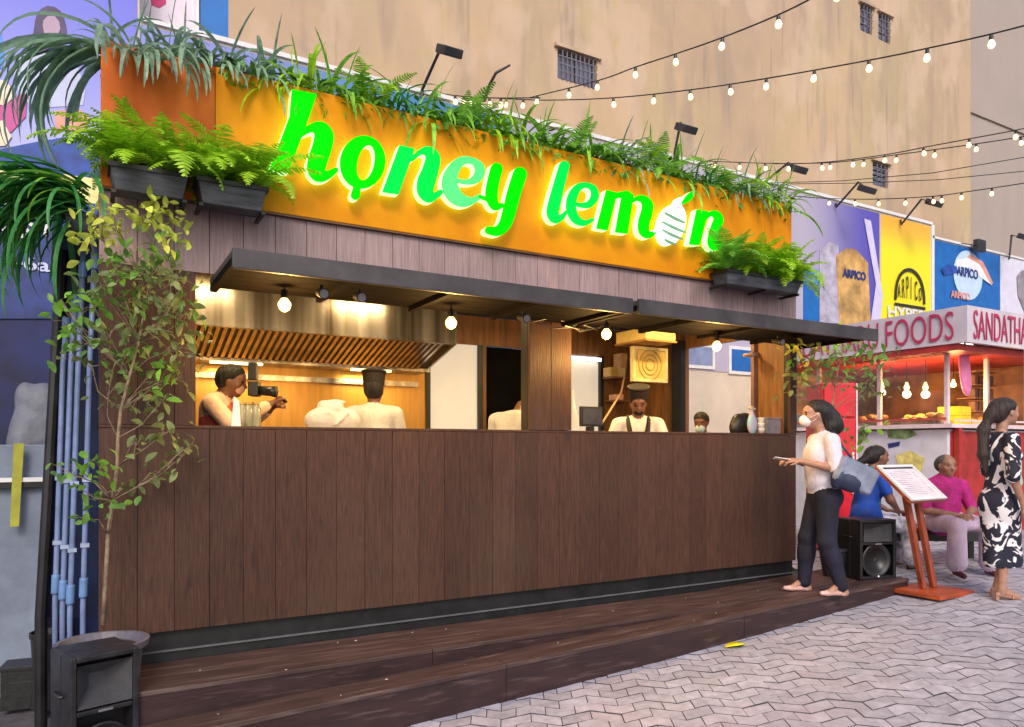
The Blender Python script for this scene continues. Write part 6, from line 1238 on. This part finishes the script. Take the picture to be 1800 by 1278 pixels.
# kitchen staff
jack = M('chef_white', (.80, .78, .76), .85, .08, 8, bump=1.0, stretch=(1, 1, .6)); aprn = M('dark_apron', (.02, .012, .015), .7); salm = M('salmon_shirt', (.60, .10, .07), .8, .12, 8, bump=.2); FZ = ZB+.045
def staff(lab, u, d, rz, htop, top, mats, lean=.05, pitch=0, arms=None, hat=True, hairm=True, res=.012, extra=None, hm=None, headoff=(0, 0)):
    c = PD(u, 786, d); sc_ = (htop-FZ)/1.74; hx, hz = .04+lean+headoff[0], 1.56+headoff[1]
    hd, Hf = head((hx, 0, hz), pitch, 0)
    pr = [cap((0, 0, .90), (.0, 0, 1.05), .155, .15, 1, .05, 1.3, (1, 0, 0)), cap((0, 0, 1.05), (lean*.6, 0, 1.26), .15, .175, 1, .05, 1.45, (1, 0, 0)), cap((lean*.8, -.16, 1.37), (lean*.8, .16, 1.37), .06, .06, 1, .05), ell((lean*.6-.02, 0, 1.33), (.09, .16, .09), 1, .05), cap((lean, 0, 1.39), (hx*.8, 0, 1.49), .055, .052, 0, .03)]
    for s in (-1, 1): pr += leg((0, s*.09, .86), (.02, s*.10, .47), (-.0, s*.10, .09), (.17, s*.11, .03), 2, 3)
    A = arms or [((.06, 1, 1.10), (.26, .6, 1.02)), ((.06, 1, 1.10), (.26, .6, 1.02))]
    for s, (e, w_) in zip((-1, 1), A):
        el_, wr_ = (e[0]+lean, s*e[1]*.25, e[2]), (w_[0]+lean, s*w_[1]*.2, w_[2]); pr += arm((lean*.8, s*.20, 1.355), el_, wr_, 1, 0, 1.85, (.056, .046, .036, .027)); dv = np.array(wr_)-np.array(el_); pr += hand(wr_, dv, (0, 0, 1) if abs(dv[2]) < .2 else (1, 0, .3), 0, .6)
    pr += hd+(extra(Hf) if extra else [])
    hp_ = [ell(Hf(-.01, 0, .045), (.102, .086, .080), 0, .03), ell(Hf(-.04, 0, .0), (.075, .084, .085), 0, .03), cutp(ell(Hf(.10, 0, -.01), (.075, .12, .08)))]
    r = person(Vector((c.x, c.y, FZ)), rz, lab, pr, mats, res, hp_ if hairm else None, hm or hair, sc_)
    if hat: m = MB(); m.lathe([(.088, .045), (.094, .05), (.10, .15), (.112, .165), (.112, .178), (.09, .185)], (0, 0, 0), 22); o = m.build('chef_hat', M('black_hat', (.018, .010, .010), .7), None, False); o.parent = r; o.matrix_basis = Matrix.Translation((hx-.015, 0, hz)) @ Matrix.Rotation(pitch, 4, 'Y')
    return r
ms = [skin_d, jack, aprn, black, darkf, lipm]
staff('chef in white with a dark flat-topped hat, back turned, by the hood', 655, 6.6, R(62), 2.47, 1, ms, .04, R(5))
staff('bowing cook of whom mostly a white shoulder shows beside the pillar', 898, 6.5, R(40), 2.40, 1, ms, .16, R(60), hat=False, headoff=(.16, -.19))
staff('bearded chef in white with black apron straps facing the street, head bowed', 1121, 7.15, R(-126), 2.37, 1, ms, .05, R(22), arms=[((.03, 1.15, 1.12), (.16, .5, 1.02)), ((.03, 1.15, 1.12), (.16, .5, 1.02))], extra=lambda Hf: [ell(Hf(.045, 0, -.075), (.055, .056, .045), 4, .006)])
r4 = bpy.data.objects[-1] if False else None
r5 = staff('short person with black hair and a pale blue mask at the right hatch', 1236, 7.6, R(-150), 2.19, 1, [skin_d, M('pale_blue_shirt', (.45, .55, .66), .8), aprn, black, darkf, lipm], .04, R(20), hat=False)
# mask and apron straps ride on the bodies
hdm, Hm = head((.08, 0, 1.56), R(20), 0); kid(r5, [ell(Hm(.078, 0, -.055), (.052, .060, .052), 0, .01)], 'face_mask', M('pale_blue_mask', (.50, .66, .78), .8), .008)
for o in list(col.objects):
    if o.get('label', '').startswith('bearded chef'):
        for s in (-1, 1):
            m = MB(); m.tube([(.0, s*.10, 1.435), (.09, s*.10, 1.40), (.145, s*.085, 1.28), (.165, s*.08, 1.10)], [.022, .024, .026, .028], 6); q = m.build('apron_strap', aprn, None, True); q.parent = o
        m = MB(); m.prism([(.160, -.13, .95), (.160, .13, .95), (.150, .12, 1.18), (.150, -.12, 1.18)], (.02, 0, 0)); q = m.build('apron_bib', aprn, None); q.parent = o
# man with a camera at the left
PH = staff('man in a peach shirt and salmon vest bending to look through a black camera', 374, 5.6, R(-24), 2.50, 1, [skin_d, M('peach_shirt', (.82, .56, .40), .8, .1, 9, bump=1.0), navyf, black, darkf, lipm, salm], .06, R(12), arms=[((.14, 1.05, 1.20), (.36, .35, 1.36)), ((.10, .9, 1.20), (.34, .2, 1.33))], hat=False, headoff=(.03, -.03), extra=lambda Hf: [cap((.02, 0, 1.0), (.05, 0, 1.22), .165, .19, 6, .02, 1.4, (1, 0, 0))])
kid(PH, [ell((.178, 0, 1.475), (.05, .056, .050), 0, .01)], 'face_mask', M('orange_tinted_mask', (.75, .50, .40), .8), .008)
sc_ = (2.50-FZ)/1.74; c = PD(374, 786, 5.6); mw = Matrix.Translation((c.x, c.y, FZ)) @ Matrix.Rotation(R(-24), 4, 'Z') @ Matrix.Scale(sc_, 4)
CA = empty('camera', mw @ Vector((.36, 0, 1.45)), 0, 'black camera with a flash and round lens held up by the man in salmon', 'camera')
m = MB(); m.obox(mw @ Vector((.30, -.02, 1.47)), (.035, -.012, 0), (.025, .06, 0), (0, 0, .055)); m.build('camera_body', blackpl, CA, bevel=.008)
m = MB(); m.obox(mw @ Vector((.29, -.02, 1.60)), (.028, -.01, 0), (.015, .035, 0), (0, 0, .065)); m.build('flash_unit', blackpl, CA, bevel=.006); m = MB(); m.tube([mw @ Vector((.33, -.02, 1.46)), mw @ Vector((.42, -.03, 1.455)), mw @ Vector((.46, -.035, 1.45))], [.036, .038, .044], 16); m.build('lens', blackpl, CA, True)
# jars on the hatch in front of him
for k, (u, lab) in enumerate(((424, 'glass jar on the left counter, nearest the camera man'), (436, 'middle one of three glass jars on the left counter'), (450, 'glass jar on the left counter farthest from the camera man'))):
    P = PY(u, 748, .20); r = empty('glass_jar', (P.x, .20, ZC), 0, lab, 'jar', 'jars on the left counter'); m = MB(); m.lathe([(.030, .001), (.034, .01), (.034, .12), (.024, .14), (.024, .15)], (P.x, .20, ZC), 16); m.build('jar_body', M('greenish_jar', (.45, .46, .30), .12, .2, trans=.4), r, True)
    m = MB(); m.lathe([(.027, .151), (.027, .168), (.02, .17)], (P.x, .20, ZC), 16); m.build('jar_lid', M('brass_lid', (.5, .33, .1), .4, metal=.6), r)
P = PY(414, 748, .16); m = MB(); m.prism([(P.x-.03, .14, ZC+.001), (P.x+.03, .14, ZC+.001), (P.x+.02, .14, ZC+.17), (P.x-.012, .14, ZC+.20)], (0, .02, 0)); tag(m.build('folded_cloth', white_fab), 'white folded cloth standing on the left counter below the camera man', 'cloth')
